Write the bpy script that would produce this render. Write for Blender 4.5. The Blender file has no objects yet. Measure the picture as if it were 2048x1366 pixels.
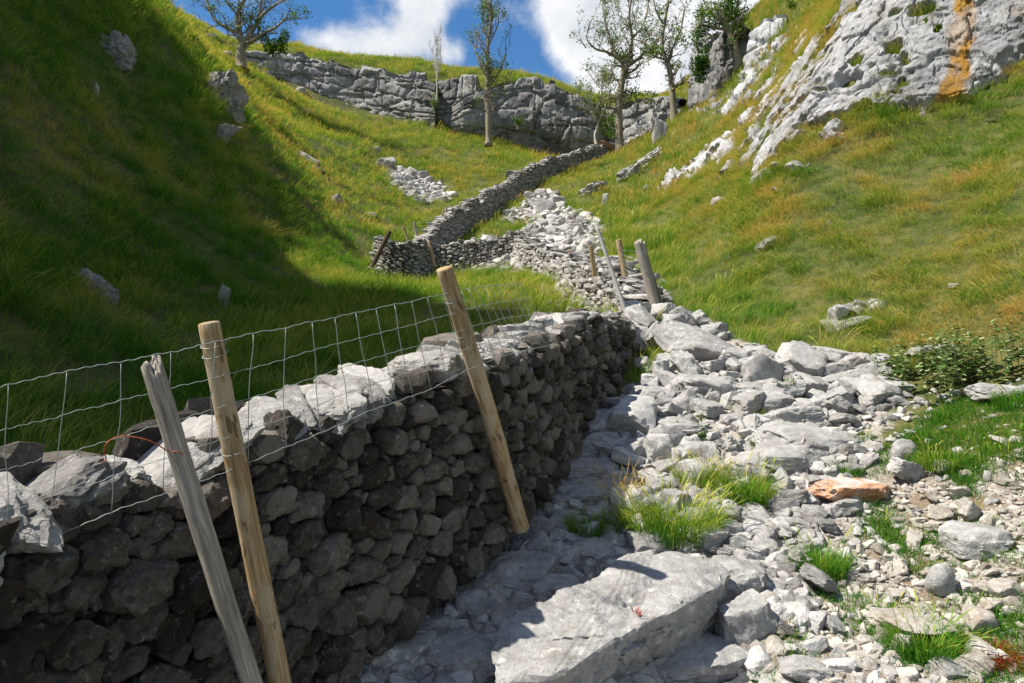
import bpy, bmesh, math, random
import numpy as np
from mathutils import Vector, Matrix

rng = np.random.default_rng(7)
R = math.radians
scene = bpy.context.scene
col = scene.collection

# ------------------------------------------------------------------ camera
F = 1365.0                                   # focal length in pixels of the 2048 px wide picture
cam_d = bpy.data.cameras.new('camera')
cam_d.sensor_width = 36.0
cam_d.lens = 36.0 * F / 2048.0
cam_d.clip_start = 0.05
cam_d.clip_end = 2000.0
cam = bpy.data.objects.new('camera', cam_d)
col.objects.link(cam)
cam.location = (0, 0, 0)
cam.rotation_euler = (R(90), 0, 0)
scene.camera = cam

# ------------------------------------------------------------------ sun, sky, exposure
SUN_EL = R(55.0)
SUN_AZ = math.atan2(-1.0, -0.10)             # measured from +Y towards +X : sun high on the left, a little ahead
to_sun = Vector((math.sin(SUN_AZ) * math.cos(SUN_EL), math.cos(SUN_AZ) * math.cos(SUN_EL), math.sin(SUN_EL)))
sun_d = bpy.data.lights.new('sun', 'SUN')
sun_d.energy = 5.0
sun_d.angle = R(0.6)
sun_d.color = (1.0, 0.93, 0.80)
sun = bpy.data.objects.new('sun', sun_d)
sun.rotation_euler = to_sun.to_track_quat('Z', 'Y').to_euler()
col.objects.link(sun)

scene.view_settings.view_transform = 'Standard'
scene.view_settings.look = 'None'
scene.view_settings.exposure = 0.93
scene.view_settings.gamma = 1.0

world = bpy.data.worlds.new("World")
scene.world = world
world.use_nodes = True
wt = world.node_tree
wt.nodes.clear()


def nn(t, kind, **kw):
    n = t.nodes.new(kind)
    for k, v in kw.items():
        if k in n.inputs:
            n.inputs[k].default_value = v
        else:
            setattr(n, k, v)
    return n


def L(t, a, b):
    t.links.new(a, b)


def math_node(t, op, a, b=None):
    n = t.nodes.new('ShaderNodeMath')
    n.operation = op
    for i, v in enumerate((a, b)):
        if v is None:
            continue
        if isinstance(v, (int, float)):
            n.inputs[i].default_value = v
        else:
            t.links.new(v, n.inputs[i])
    return n.outputs[0]


def ramp(t, fac, stops):
    n = t.nodes.new('ShaderNodeValToRGB')
    e = n.color_ramp.elements
    while len(e) < len(stops):
        e.new(0.5)
    for el, (p, c) in zip(e, stops):
        el.position = p
        el.color = (c[0], c[1], c[2], 1) if len(c) == 3 else c
    t.links.new(fac, n.inputs[0])
    return n.outputs[0]


sky = nn(wt, 'ShaderNodeTexSky')
sky.sky_type = 'NISHITA'
sky.sun_disc = False
sky.sun_elevation = SUN_EL
sky.sun_rotation = SUN_AZ
sky.altitude = 300
sky.air_density = 1.0
sky.dust_density = 0.1
sky.ozone_density = 3.0
hs = nn(wt, 'ShaderNodeHueSaturation', Saturation=1.25, Value=1.0)
L(wt, sky.outputs[0], hs.inputs['Color'])
bg1 = nn(wt, 'ShaderNodeBackground', Strength=0.075)
L(wt, hs.outputs[0], bg1.inputs[0])
tc = nn(wt, 'ShaderNodeTexCoord')
dirv = tc.outputs['Generated']


def pixdir(px, py):
    return Vector(((px - 1024) / F, 1, (683 - py) / F)).normalized()


# clouds live in the sky at infinity: soft cores given as directions, broken up by noise
cores = [(640, 95, .026, .6), (700, 90, .03, .65), (760, 90, .024, .5), (820, 85, .03, .75), (850, 25, .028, .75), (845, -30, .035, .7), (905, 110, .022, .6), (590, 75, .02, .3),
         (1140, 15, .035, .95), (1190, 60, .045, 1.1), (1260, 60, .06, 1.2), (1270, 140, .06, 1.1), (1350, 80, .07, 1.2), (1430, 30, .07, 1.1), (1200, -30, .06, 1.0), (1330, -20, .08, 1.1),
         (1500, -60, .09, .9), (1340, 170, .04, .7), (1250, -400, .25, .8), (300, -600, .3, .7), (2000, -300, .25, .8)]  # the last wide cores are unseen clouds added for more neutral ambient light
acc = None
for (px, py, rad, wgt) in cores:
    d = nn(wt, 'ShaderNodeVectorMath', operation='DISTANCE')
    L(wt, dirv, d.inputs[0])
    d.inputs[1].default_value = pixdir(px, py)
    q = math_node(wt, 'DIVIDE', d.outputs['Value'], rad)
    q = math_node(wt, 'MULTIPLY', q, q)
    q = math_node(wt, 'MULTIPLY', q, -0.9)
    q = math_node(wt, 'EXPONENT', q)
    q = math_node(wt, 'MULTIPLY', q, wgt)
    acc = q if acc is None else math_node(wt, 'ADD', acc, q)
for vec, rad, wgt in (((0, -1, .45), .45, .9), ((.95, -.25, .55), .3, .8), ((-.6, -.8, .5), .35, .8), ((.3, -.4, 1), .4, .9), ((-.95, .1, .25), .3, .7), ((.8, .6, .9), .3, .8)):  # unseen clouds, mostly behind the camera, added to brighten and soften the shade
    d = nn(wt, 'ShaderNodeVectorMath', operation='DISTANCE')
    L(wt, dirv, d.inputs[0])
    d.inputs[1].default_value = Vector(vec).normalized()
    q = math_node(wt, 'DIVIDE', d.outputs['Value'], rad)
    q = math_node(wt, 'MULTIPLY', math_node(wt, 'MULTIPLY', q, q), -0.9)
    acc = math_node(wt, 'ADD', acc, math_node(wt, 'MULTIPLY', math_node(wt, 'EXPONENT', q), wgt))
cn = nn(wt, 'ShaderNodeTexNoise', Scale=9.0, Detail=9.0, Roughness=0.62, Distortion=0.25)
L(wt, dirv, cn.inputs['Vector'])
nz = math_node(wt, 'MULTIPLY', math_node(wt, 'SUBTRACT', cn.outputs[0], 0.5), 2.1)
cov = math_node(wt, 'ADD', acc, nz)
mr = nn(wt, 'ShaderNodeMapRange')
mr.interpolation_type = 'SMOOTHSTEP'
mr.inputs['From Min'].default_value = 0.38
mr.inputs['From Max'].default_value = 1.15
L(wt, cov, mr.inputs['Value'])
cn2 = nn(wt, 'ShaderNodeTexNoise', Scale=7.0, Detail=6.0, Roughness=0.6)
L(wt, dirv, cn2.inputs['Vector'])
cc = ramp(wt, cn2.outputs[0], [(0.3, (0.62, 0.67, 0.74)), (0.55, (0.95, 0.96, 0.98))])
bg2 = nn(wt, 'ShaderNodeBackground', Strength=0.55)
L(wt, cc, bg2.inputs[0])
mx = nn(wt, 'ShaderNodeMixShader')
L(wt, mr.outputs[0], mx.inputs[0])
L(wt, bg1.outputs[0], mx.inputs[1])
L(wt, bg2.outputs[0], mx.inputs[2])
wo = nn(wt, 'ShaderNodeOutputWorld')
L(wt, mx.outputs[0], wo.inputs[0])

# ------------------------------------------------------------------ noise helpers (numpy)


def _h(i, j, k, seed):
    n = (i * 374761393 + j * 668265263 + k * 2147483647 + seed * 974711) & 0xFFFFFFFF
    n = ((n ^ (n >> 13)) * 1274126177) & 0xFFFFFFFF
    n = (n ^ (n >> 16)) & 0xFFFFFFFF
    n = (n * 2246822519) & 0xFFFFFFFF
    return ((n ^ (n >> 15)) & 0xFFFFFF) / float(0xFFFFFF)


def vnoise(p, seed=0):
    """value noise in -1..1 at points p (n,3)"""
    p = np.asarray(p, float)
    i = np.floor(p).astype(np.int64)
    f = p - i
    f = f * f * f * (f * (f * 6 - 15) + 10)
    out = 0
    for dx in (0, 1):
        wx = f[..., 0] if dx else 1 - f[..., 0]
        for dy in (0, 1):
            wy = f[..., 1] if dy else 1 - f[..., 1]
            for dz in (0, 1):
                wz = f[..., 2] if dz else 1 - f[..., 2]
                out = out + wx * wy * wz * _h(i[..., 0] + dx, i[..., 1] + dy, i[..., 2] + dz, seed)
    return out * 2 - 1


def fbm(p, octaves=4, seed=0, gain=0.5, ridged=False):
    p = np.asarray(p, float)
    a, s, tot = 1.0, 0.0, 0.0
    for o in range(octaves):
        v = vnoise(p * (2.03 ** o) + o * 17.3, seed + o * 31)
        if ridged:
            v = 1 - 2 * np.abs(v)
        s = s + a * v
        tot += a
        a *= gain
    return s / tot


def cells(p, seed=0):
    """Worley noise: distances to nearest and second nearest feature and the nearest one's random id (0..1)"""
    p = np.asarray(p, float)
    i = np.floor(p).astype(np.int64)
    f1 = np.full(len(p), 9.0)
    f2 = np.full(len(p), 9.0)
    idv = np.zeros(len(p))
    for dx in (-1, 0, 1):
        for dy in (-1, 0, 1):
            for dz in (-1, 0, 1):
                c = i + np.array((dx, dy, dz))
                q = np.stack([_h(c[:, 0], c[:, 1], c[:, 2], seed + k) for k in range(3)], 1) + c
                d = np.sqrt(((q - p) ** 2).sum(1))
                near = d < f1
                f2 = np.where(near, f1, np.minimum(f2, d))
                idv = np.where(near, _h(c[:, 0], c[:, 1], c[:, 2], seed + 9), idv)
                f1 = np.where(near, d, f1)
    return f1, f2, idv


def facets(p, seed=0):
    """broken planes: every Worley cell is a tilted plane -> height, edge distance, id"""
    p = np.asarray(p, float)
    i = np.floor(p).astype(np.int64)
    f1 = np.full(len(p), 9.0)
    f2 = np.full(len(p), 9.0)
    idv = np.zeros(len(p))
    hh = np.zeros(len(p))
    for dx in (-1, 0, 1):
        for dy in (-1, 0, 1):
            for dz in (-1, 0, 1):
                c = i + np.array((dx, dy, dz))
                q = np.stack([_h(c[:, 0], c[:, 1], c[:, 2], seed + k) for k in range(3)], 1) + c
                o = p - q
                d = np.sqrt((o ** 2).sum(1))
                near = d < f1
                t_ = np.stack([_h(c[:, 0], c[:, 1], c[:, 2], seed + 20 + k) for k in range(3)], 1) - .5
                f2 = np.where(near, f1, np.minimum(f2, d))
                idv = np.where(near, _h(c[:, 0], c[:, 1], c[:, 2], seed + 9), idv)
                hh = np.where(near, (o * t_).sum(1) * 1.6 + (_h(c[:, 0], c[:, 1], c[:, 2], seed + 9) - .5), hh)
                f1 = np.where(near, d, f1)
    return hh, f2 - f1, idv


def sstep(a, b, x):
    t = np.clip((x - a) / (b - a), 0, 1)
    return t * t * (3 - 2 * t)


def poly_sd(poly, x, y):
    """signed distance to a polygon, positive inside"""
    poly = np.asarray(poly, float)
    x = np.asarray(x, float)
    y = np.asarray(y, float)
    best = np.full(x.shape, 1e9)
    inside = np.zeros(x.shape, bool)
    n = len(poly)
    for a in range(n):
        x0, y0 = poly[a]
        x1, y1 = poly[(a + 1) % n]
        dx, dy = x1 - x0, y1 - y0
        t = np.clip(((x - x0) * dx + (y - y0) * dy) / (dx * dx + dy * dy + 1e-9), 0, 1)
        best = np.minimum(best, np.hypot(x - x0 - t * dx, y - y0 - t * dy))
        if abs(y1 - y0) > 1e-9:
            c = ((y0 > y) != (y1 > y)) & (x < dx * (y - y0) / dy + x0)
            inside ^= c
    return np.where(inside, best, -best)


# ------------------------------------------------------------------ the lie of the land: cross sections of the gorge
def W(px, py, d):
    return np.array(((px - 1024) / F * d, d, (683 - py) / F * d))


def sec(d, pts):
    return d, [((px - 1024) / F * d, (683 - py) / F * d) for px, py in pts]


S = [  # left crest beyond the frame is raised to throw shade on bank and field
    (-12, [(-60, 20), (-20, 12), (-12, 6.5), (-6, -1.4), (-2.5, -2.6), (3, -2.8), (6, -2.2), (10, 1.5), (20, 11), (60, 45)]),
    (0, [(-60, 24), (-20, 18), (-13, 15.6), (-11.2, 9), (-7, .9), (-4.8, -1.1), (-2, -1.9), (-.6, -1.85), (.8, -1.9), (3, -1.95), (5, -1.1), (8, 1.5), (14, 8), (60, 50)]),
    (3.75, [(-60, 24), (-20, 20), (-13.0, 17.0), (-11.5, 10), (-10, 4.9), (-6, -.1), (-4.6, -1.1), (-1.8, -1.7), (-.3, -1.74), (.9, -1.86), (2.0, -1.86), (2.8, -1.84), (3.8, -1.3), (5, -.4), (7.5, 2.3), (14, 8.8), (60, 50)]),
    (7.5, [(-60, 25), (-20, 22), (-13.0, 19), (-11.8, 11.5), (-10, 5.2)] + sec(7.5, [(0, 790), (150, 840), (350, 860), (500, 865), (800, 865), (1080, 875), (1200, 845), (1400, 810), (1700, 785), (2000, 725)])[1] + [(6.5, .7), (8, 2.4), (10, 4.6), (14, 9), (60, 52)]),
    (12, [(-60, 26), (-20, 25), (-13.8, 22.6), (-12, 11.4), (-10.6, 6.2)] + sec(12, [(0, 305), (150, 525), (300, 635), (450, 682), (600, 692), (750, 685), (1000, 665), (1200, 650), (1250, 628), (1330, 612), (1420, 625), (1500, 612), (1700, 490), (1850, 390), (2048, 270), (2200, 160), (2600, -150)])[1] + [(60, 55)]),
    (14, [(-60, 26.3), (-20, 23), (-14.6, 22), (-12.9, 12)] + sec(14, [(0, 150), (190, 405), (330, 545), (470, 630), (620, 655), (770, 660), (980, 645), (1150, 630), (1250, 600), (1320, 588), (1410, 572), (1500, 480), (1600, 395), (1700, 312), (1760, 286), (1850, 255), (1940, 218), (2048, 155), (2300, -60)])[1] + [(60, 56)]),
    (16.2, [(-60, 26.6), (-20, 22), (-15.6, 21), (-13.9, 12.8)] + sec(16.2, [(0, 20), (195, 300), (340, 480), (490, 575), (640, 618), (790, 628), (960, 620), (1120, 605), (1250, 570), (1315, 562), (1410, 505), (1480, 418), (1540, 330), (1620, 195), (1680, 90), (1730, 20), (1780, -50), (2000, -330)])[1] + [(60, 56.5)]),
    (18, [(-60, 27), (-20, 20), (-16.4, 18), (-14.8, 13.3)] + sec(18, [(0, -75), (200, 215), (350, 425), (500, 540), (650, 595), (800, 607), (950, 602), (1100, 588), (1250, 545), (1310, 545), (1400, 470), (1480, 390), (1540, 292), (1605, 170), (1665, 65), (1705, -5), (1745, -80), (1900, -330)])[1] + [(60, 57)]),
    (25, [(-60, 28), (-22, 19.5), (-18, 17)] + sec(25, [(150, -150), (250, -10), (370, 162), (480, 308), (600, 450), (690, 535), (800, 570), (900, 572), (1000, 562), (1080, 530), (1180, 490), (1220, 480), (1300, 450), (1400, 370), (1500, 262), (1580, 150), (1640, 50), (1685, -25), (1740, -110), (2000, -420)])[1] + [(60, 58)]),
    (33, [(-60, 28), (-21, 23)] + sec(33, [(220, -120), (300, -15), (400, 98), (480, 205), (560, 305), (640, 390), (740, 452), (850, 490), (950, 470), (1050, 460), (1130, 440), (1200, 430), (1280, 400), (1380, 325), (1480, 225), (1560, 118), (1615, 25), (1650, -40), (1800, -220)])[1] + [(60, 58)]),
    (42, [(-60, 30)] + sec(42, [(200, -60), (300, 10), (400, 105), (480, 175), (560, 238), (660, 312), (760, 370), (860, 405), (960, 400), (1040, 385), (1130, 370), (1200, 350), (1270, 330), (1350, 275), (1420, 215), (1500, 112), (1560, 20), (1700, -140)])[1] + [(60, 50)]),
    (52, [(-60, 32)] + sec(52, [(150, -90), (300, 15), (400, 85), (480, 135), (540, 172), (600, 210), (700, 265), (800, 295), (900, 310), (1000, 315), (1100, 325), (1190, 322), (1240, 312), (1300, 275), (1350, 240), (1400, 190), (1470, 105), (1530, 20), (1600, -50)])[1] + [(60, 40)]),
    (60, [(-60, 34)] + sec(60, [(200, -50), (290, 5), (400, 65), (470, 110), (520, 160), (620, 195), (720, 228), (860, 240), (900, 255), (1000, 275), (1100, 305), (1190, 310), (1250, 290), (1300, 268), (1340, 235), (1380, 180), (1430, 110), (1500, 30), (1560, -30)])[1] + [(60, 38)]),
    (64, [(-60, 36)] + sec(64, [(200, -62), (290, 0), (400, 58), (480, 98), (520, 108), (620, 112), (720, 138), (860, 160), (900, 165), (1000, 158), (1100, 168), (1190, 200), (1250, 197), (1300, 200), (1340, 200), (1380, 170), (1430, 105), (1500, 30), (1560, -30)])[1] + [(60, 38)]),
    (72, [(-60, 40)] + sec(72, [(200, -60), (290, 0), (400, 55), (480, 94), (600, 102), (700, 116), (800, 128), (940, 144), (1050, 156), (1160, 196), (1330, 196), (1400, 140), (1500, 40)])[1] + [(60, 38)]),
    (90, [(-60, 40)] + sec(90, [(200, 40), (290, 80), (480, 160), (600, 180), (940, 220), (1160, 240), (1330, 240), (1500, 150)])[1] + [(60, 38)]),
    (110, [(-60, 40), (60, 38)]),
]
TX = np.arange(-60, 60.01, 0.15)
TY = np.arange(-12, 110.01, 0.2)
_sy = np.array([s[0] for s in S], float)
_sz = np.stack([np.interp(TX, [p[0] for p in s[1]], [p[1] for p in s[1]]) for s in S])


def _pchip(ys, V, y):
    h = np.diff(ys)[:, None]
    dl = np.diff(V, axis=0) / h
    m = np.zeros_like(V)
    w1 = 2 * h[1:] + h[:-1]
    w2 = h[1:] + 2 * h[:-1]
    same = dl[:-1] * dl[1:] > 0
    with np.errstate(divide='ignore', invalid='ignore'):
        hm = (w1 + w2) / (w1 / dl[:-1] + w2 / dl[1:])
    m[1:-1] = np.where(same, hm, 0)
    m[0], m[-1] = dl[0], dl[-1]
    k = np.clip(np.searchsorted(ys, y, side='right') - 1, 0, len(ys) - 2)
    hh = (ys[k + 1] - ys[k])[:, None]
    t = ((y - ys[k])[:, None]) / hh
    return ((1 + 2 * t) * (1 - t) ** 2) * V[k] + (t * (1 - t) ** 2) * hh * m[k] + (t * t * (3 - 2 * t)) * V[k + 1] + (t * t * (t - 1)) * hh * m[k + 1]


TZ = _pchip(_sy, _sz, TY)


def _blur(A, sig, axis):
    n = int(sig * 3) + 1
    k = np.exp(-0.5 * (np.arange(-n, n + 1) / sig) ** 2)
    k /= k.sum()
    P = np.concatenate([np.repeat(np.take(A, [0], axis), n, axis), A, np.repeat(np.take(A, [-1], axis), n, axis)], axis)
    out = 0
    for i, w in enumerate(k):
        out = out + w * np.take(P, range(i, i + A.shape[axis]), axis)
    return out


_b = _blur(_blur(TZ, 3, 1), 3, 0)
_b2 = _blur(_blur(TZ, 6, 1), 3, 0)
_far = sstep(10, 30, TY)[:, None]
TZ = _b * (1 - _far) + _b2 * _far
# hummocks and terracettes
_gx, _gy = np.meshgrid(TX, TY)
_gp = np.stack([_gx, _gy, np.zeros_like(_gx)], -1)
TZ = TZ + 0.10 * fbm(_gp * 0.55, 3, 3) + 0.30 * fbm(_gp * np.array((0.22, 0.16, 1)), 2, 11) * sstep(8, 16, np.hypot(_gx, _gy))
TZ = TZ + 0.55 * fbm(_gp * np.array((0.35, 0.22, 1)), 3, 47) * sstep(-4.5, -9, _gx) * sstep(4, 8, _gy)


TZ = TZ - 0.26 * np.exp(-(((_gx - 1.12) / 0.34) ** 2 + ((_gy - 3.75) / 0.45) ** 2)) - 0.14 * np.exp(-(((_gx + .1) / 0.5) ** 2 + ((_gy - 3.2) / 0.4) ** 2))
TZ = TZ + 4.2 * fbm(np.stack([_gx * 0.36, _gy * 0.55, np.zeros_like(_gx)], -1), 3, 81, 0.6) * sstep(-11.5, -14.5, _gx) * sstep(-0.66, -0.80, _gx / np.maximum(_gy, 1)) * sstep(-24, -20, _gx)  # unseen left crest made ragged to break up the edge of its shadow


def ground(x, y):
    x = np.asarray(x, float)
    y = np.asarray(y, float)
    fx = np.clip((x + 60) / 0.15, 0, len(TX) - 1.001)
    fy = np.clip((y + 12) / 0.2, 0, len(TY) - 1.001)
    i, j = fx.astype(int), fy.astype(int)
    a, b = fx - i, fy - j
    return (TZ[j, i] * (1 - a) + TZ[j, i + 1] * a) * (1 - b) + (TZ[j + 1, i] * (1 - a) + TZ[j + 1, i + 1] * a) * b


def gnormal(x, y, e=0.25):
    dx = (ground(x + e, y) - ground(x - e, y)) / (2 * e)
    dy = (ground(x, y + e) - ground(x, y - e)) / (2 * e)
    n = np.stack([-dx, -dy, np.ones_like(dx)], -1)
    return n / np.linalg.norm(n, axis=-1, keepdims=True)


_steps = np.geomspace(1.3, 105, 420)


def hit(px, py):
    """where the sight line through a pixel of the picture first meets the ground -> depth"""
    px = np.atleast_1d(np.asarray(px, float))
    py = np.atleast_1d(np.asarray(py, float))
    out = np.full(px.shape, np.nan)
    for c in range(0, len(px), 20000):
        rx = (px[c:c + 20000] - 1024)[:, None] / F
        rz = (683 - py[c:c + 20000])[:, None] / F
        g = rz * _steps - ground(rx * _steps, np.broadcast_to(_steps, (len(rx), len(_steps))))
        below = g < 0
        k = below.argmax(1)
        ok = below.any(1)
        k0 = np.clip(k - 1, 0, None)
        r = np.arange(len(k))
        ga, gb = g[r, k0], g[r, k]
        t = np.where(k > 0, ga / (ga - gb + 1e-12), 0)
        out[c:c + 20000] = np.where(ok, _steps[k0] + t * (_steps[k] - _steps[k0]), np.nan)
    return out


def on_ground(px, py):
    d = float(hit(px, py)[0])
    if not math.isfinite(d):
        d = 60.0
    p = W(px, py, d)
    p[2] = float(ground(p[0], p[1]))
    return p


def proj(p):
    p = np.asarray(p)
    y = np.maximum(p[..., 1], 0.05)
    return 1024 + p[..., 0] / y * F, 683 - p[..., 2] / y * F


# ------------------------------------------------------------------ mesh plumbing
def mesh_obj(name, verts, faces, mat, parent=None, smooth=True, attrs=None, loc=None):
    me = bpy.data.meshes.new(name)
    verts = np.asarray(verts, np.float32)
    if loc is not None:
        verts = verts - np.asarray(loc, np.float32)
    if isinstance(faces, np.ndarray):
        k = faces.shape[1]
        me.vertices.add(len(verts))
        me.vertices.foreach_set('co', verts.ravel())
        me.loops.add(faces.size)
        me.loops.foreach_set('vertex_index', faces.astype(np.int32).ravel())
        me.polygons.add(len(faces))
        me.polygons.foreach_set('loop_start', np.arange(0, faces.size, k, dtype=np.int32))
        me.update(calc_edges=True)
    else:
        me.from_pydata(verts.tolist(), [], [list(f) for f in faces])
    me.polygons.foreach_set('use_smooth', np.full(len(me.polygons), smooth))
    for k, v in (attrs or {}).items():
        v = np.asarray(v, np.float32)
        if v.ndim == 1:
            a = me.attributes.new(k, 'FLOAT', 'POINT')
            a.data.foreach_set('value', v)
        else:
            a = me.attributes.new(k, 'FLOAT_COLOR', 'POINT')
            a.data.foreach_set('color', v.ravel())
    me.materials.append(mat)
    me.validate()
    if smooth and 'stone' in mat.name or 'limestone' in mat.name or 'crag' in mat.name or 'cliff' in mat.name:
        me.set_sharp_from_angle(angle=R(26))
    o = bpy.data.objects.new(name, me)
    col.objects.link(o)
    if parent is not None:
        o.parent = parent
    if loc is not None:
        pl = np.array(parent.location) if parent is not None else np.zeros(3)
        o.location = Vector(np.asarray(loc) - pl)
    elif parent is not None:
        o.location = -parent.location
    return o


def tag(o, label, cat=None, group=None, kind=None):
    o['label'] = label
    if cat:
        o['category'] = cat
    if group:
        o['group'] = group
    if kind:
        o['kind'] = kind
    return o


def empty(name, loc, label, cat, group=None):
    o = bpy.data.objects.new(name, None)
    o.empty_display_size = 0.2
    o.location = Vector(loc)
    col.objects.link(o)
    return tag(o, label, cat, group)


class Heap:
    """collects pieces of triangles or quads into one mesh"""

    def __init__(self):
        self.v, self.f, self.t, self.n = [], [], [], 0

    def add(self, v, f, tint=0.5):
        self.v.append(np.asarray(v, float))
        self.f.append(np.asarray(f) + self.n)
        self.t.append(np.full(len(v), tint) if np.isscalar(tint) else np.asarray(tint))
        self.n += len(v)

    def build(self, name, mat, parent=None, smooth=True, loc=None):
        return mesh_obj(name, np.concatenate(self.v), np.concatenate(self.f), mat, parent, smooth, {'tint': np.concatenate(self.t)}, loc)


def tube(path, radii, sides=6, cap=True, wob=0.0, r=None):
    """quads of a tube along a path (n,3)"""
    path = np.asarray(path, float)
    n = len(path)
    radii = np.broadcast_to(np.asarray(radii, float), (n,))
    tg = np.gradient(path, axis=0)
    tg /= np.linalg.norm(tg, axis=1, keepdims=True) + 1e-9
    up = np.array((0.31, -0.87, 0.12)) if abs(tg[0][1]) < 0.8 else np.array((1.0, 0.1, 0.2))
    u = up - (tg @ up)[:, None] * tg
    u /= np.linalg.norm(u, axis=1, keepdims=True) + 1e-9
    w = np.cross(tg, u)
    a = np.arange(sides) / sides * 2 * math.pi
    rr = radii[:, None] * np.ones(sides)
    if wob and r is not None:
        rr = rr * (1 + wob * r.normal(size=(1, sides)) + wob * .5 * r.normal(size=(n, sides)))
    v = path[:, None, :] + rr[..., None] * (np.cos(a)[None, :, None] * u[:, None, :] + np.sin(a)[None, :, None] * w[:, None, :])
    v = v.reshape(-1, 3)
    i = np.arange(n - 1)[:, None] * sides
    j = np.arange(sides)[None, :]
    k = (j + 1) % sides
    f = np.stack([i + j, i + k, i + sides + k, i + sides + j], -1).reshape(-1, 4)
    if cap:
        c0, c1 = len(v), len(v) + 1
        v = np.concatenate([v, path[:1], path[-1:]])
        e = (n - 1) * sides
        f = np.concatenate([f, np.stack([np.full(sides, c0), (np.arange(sides) + 1) % sides, np.arange(sides), np.full(sides, c0)], 1)[:, [0, 1, 2, 2]],
                            np.stack([np.full(sides, c1), e + np.arange(sides), e + (np.arange(sides) + 1) % sides], 1)[:, [0, 1, 2, 2]]])
    return v, f


def quads_clean(f):
    """split quads (some of them degenerate) into triangles"""
    t1 = f[:, [0, 1, 2]]
    t2 = f[:, [0, 2, 3]]
    t = np.concatenate([t1, t2])
    ok = (t[:, 0] != t[:, 1]) & (t[:, 1] != t[:, 2]) & (t[:, 0] != t[:, 2])
    return t[ok]


def ttube(*a, **k):
    v, f = tube(*a, **k)
    return v, quads_clean(f)


def smooth_path(pts, n):
    pts = np.asarray(pts, float)
    P = np.concatenate([2 * pts[:1] - pts[1:2], pts, 2 * pts[-1:] - pts[-2:-1]])
    m = len(pts) - 1
    out = []
    for t in np.linspace(0, m - 1e-6, n):
        k = int(t)
        u = t - k
        a, b, c, d = P[k], P[k + 1], P[k + 2], P[k + 3]
        out.append(0.5 * (2 * b + (c - a) * u + (2 * a - 5 * b + 4 * c - d) * u * u + (3 * b - a - 3 * c + d) * u ** 3))
    return np.array(out)


_ico = {}


def ico(level):
    if level not in _ico:
        bm = bmesh.new()
        bmesh.ops.create_icosphere(bm, subdivisions=level, radius=1)
        bm.verts.ensure_lookup_table()
        v = np.array([x.co for x in bm.verts])
        f = np.array([[q.index for q in x.verts] for x in bm.faces])
        bm.free()
        _ico[level] = (v / np.linalg.norm(v, axis=1, keepdims=True), f)
    return _ico[level]


def polytope(N, H, level, p=14):
    """rounded intersection of half spaces n.x < h around the origin"""
    v, f = ico(level)
    t = np.clip(v @ np.asarray(N, float).T / np.asarray(H, float), 0, None)
    m = np.maximum(t.max(1, keepdims=True), 1e-3)
    r = 1 / (m[:, 0] * ((t / m) ** p).sum(1) ** (1 / p))
    return v * r[:, None], f


def rock(r, dims, level=3, planes=13, rough=0.05, p=24, blocky=0.4, freq=1.8, chips=None, N=None, Hh=None):
    """one angular limestone block, dims = full size (x, y, z), centred on the origin"""
    if N is None:
        N = r.normal(size=(planes, 3))
        N /= np.linalg.norm(N, axis=1, keepdims=True)
        Hh = r.uniform(0.62, 1.0, planes)
        if r.random() < blocky + 0.3:
            B = np.concatenate([np.eye(3), -np.eye(3)]) + r.normal(size=(6, 3)) * 0.2
            B /= np.linalg.norm(B, axis=1, keepdims=True)
            N = np.concatenate([N, B])
            Hh = np.concatenate([Hh, r.uniform(0.58, 0.8, 6)])
        else:
            N = np.concatenate([N, np.eye(3), -np.eye(3)])
            Hh = np.concatenate([Hh, np.full(6, 0.95)])
    v, f = polytope(N, Hh, level, p)
    o = r.uniform(0, 90, 3)
    sd = int(r.integers(1e6))
    d = rough * fbm(v * freq + o, 5 if level > 4 else 4, sd, 0.58) + rough * 0.6 * fbm(v * freq * 2.0 + o, 3, 5, 0.55, True)
    if chips is None:
        chips = 0.10 if level >= 3 else 0
    if chips:
        # broken facets of two sizes
        q = v + 0.12 * fbm(v * 2.5 + o, 2, 6)[:, None]
        f1, f2, idv = cells(q * 1.9 + o, sd + 1)
        d = d + chips * (idv - 0.6) * sstep(0, 0.10, f2 - f1) - chips * 0.2 * np.exp(-((f2 - f1) / 0.05) ** 2)
        if level >= 5:
            f1, f2, idv = cells(q * 5.5 + o, sd + 2)
            d = d + chips * 0.35 * (idv - 0.5) * sstep(0, 0.12, f2 - f1)
    v = v * (1 + d)[:, None]
    ext = v.max(0) - v.min(0)
    v = (v - (v.max(0) + v.min(0)) / 2) / ext * np.asarray(dims, float)
    return v, f


def rotm(rx, ry, rz):
    return np.array((Matrix.Rotation(rz, 3, 'Z') @ Matrix.Rotation(ry, 3, 'Y') @ Matrix.Rotation(rx, 3, 'X')))


# ------------------------------------------------------------------ materials
def new_mat(name):
    m = bpy.data.materials.new(name)
    m.use_nodes = True
    t = m.node_tree
    b = t.nodes['Principled BSDF']
    b.inputs['Roughness'].default_value = 0.9
    b.inputs['Specular IOR Level'].default_value = 0.25
    return m, t, b


def geo_pos(t):
    return nn(t, 'ShaderNodeNewGeometry').outputs['Position']


def noise(t, vec, scale, detail=6, rough=0.6, dist=0.0, sc3=None):
    if sc3:
        mp = nn(t, 'ShaderNodeMapping')
        mp.inputs['Scale'].default_value = sc3
        L(t, vec, mp.inputs[0])
        vec = mp.outputs[0]
    n = nn(t, 'ShaderNodeTexNoise', Scale=scale, Detail=detail, Roughness=rough, Distortion=dist)
    L(t, vec, n.inputs['Vector'])
    return n.outputs[0]


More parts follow.
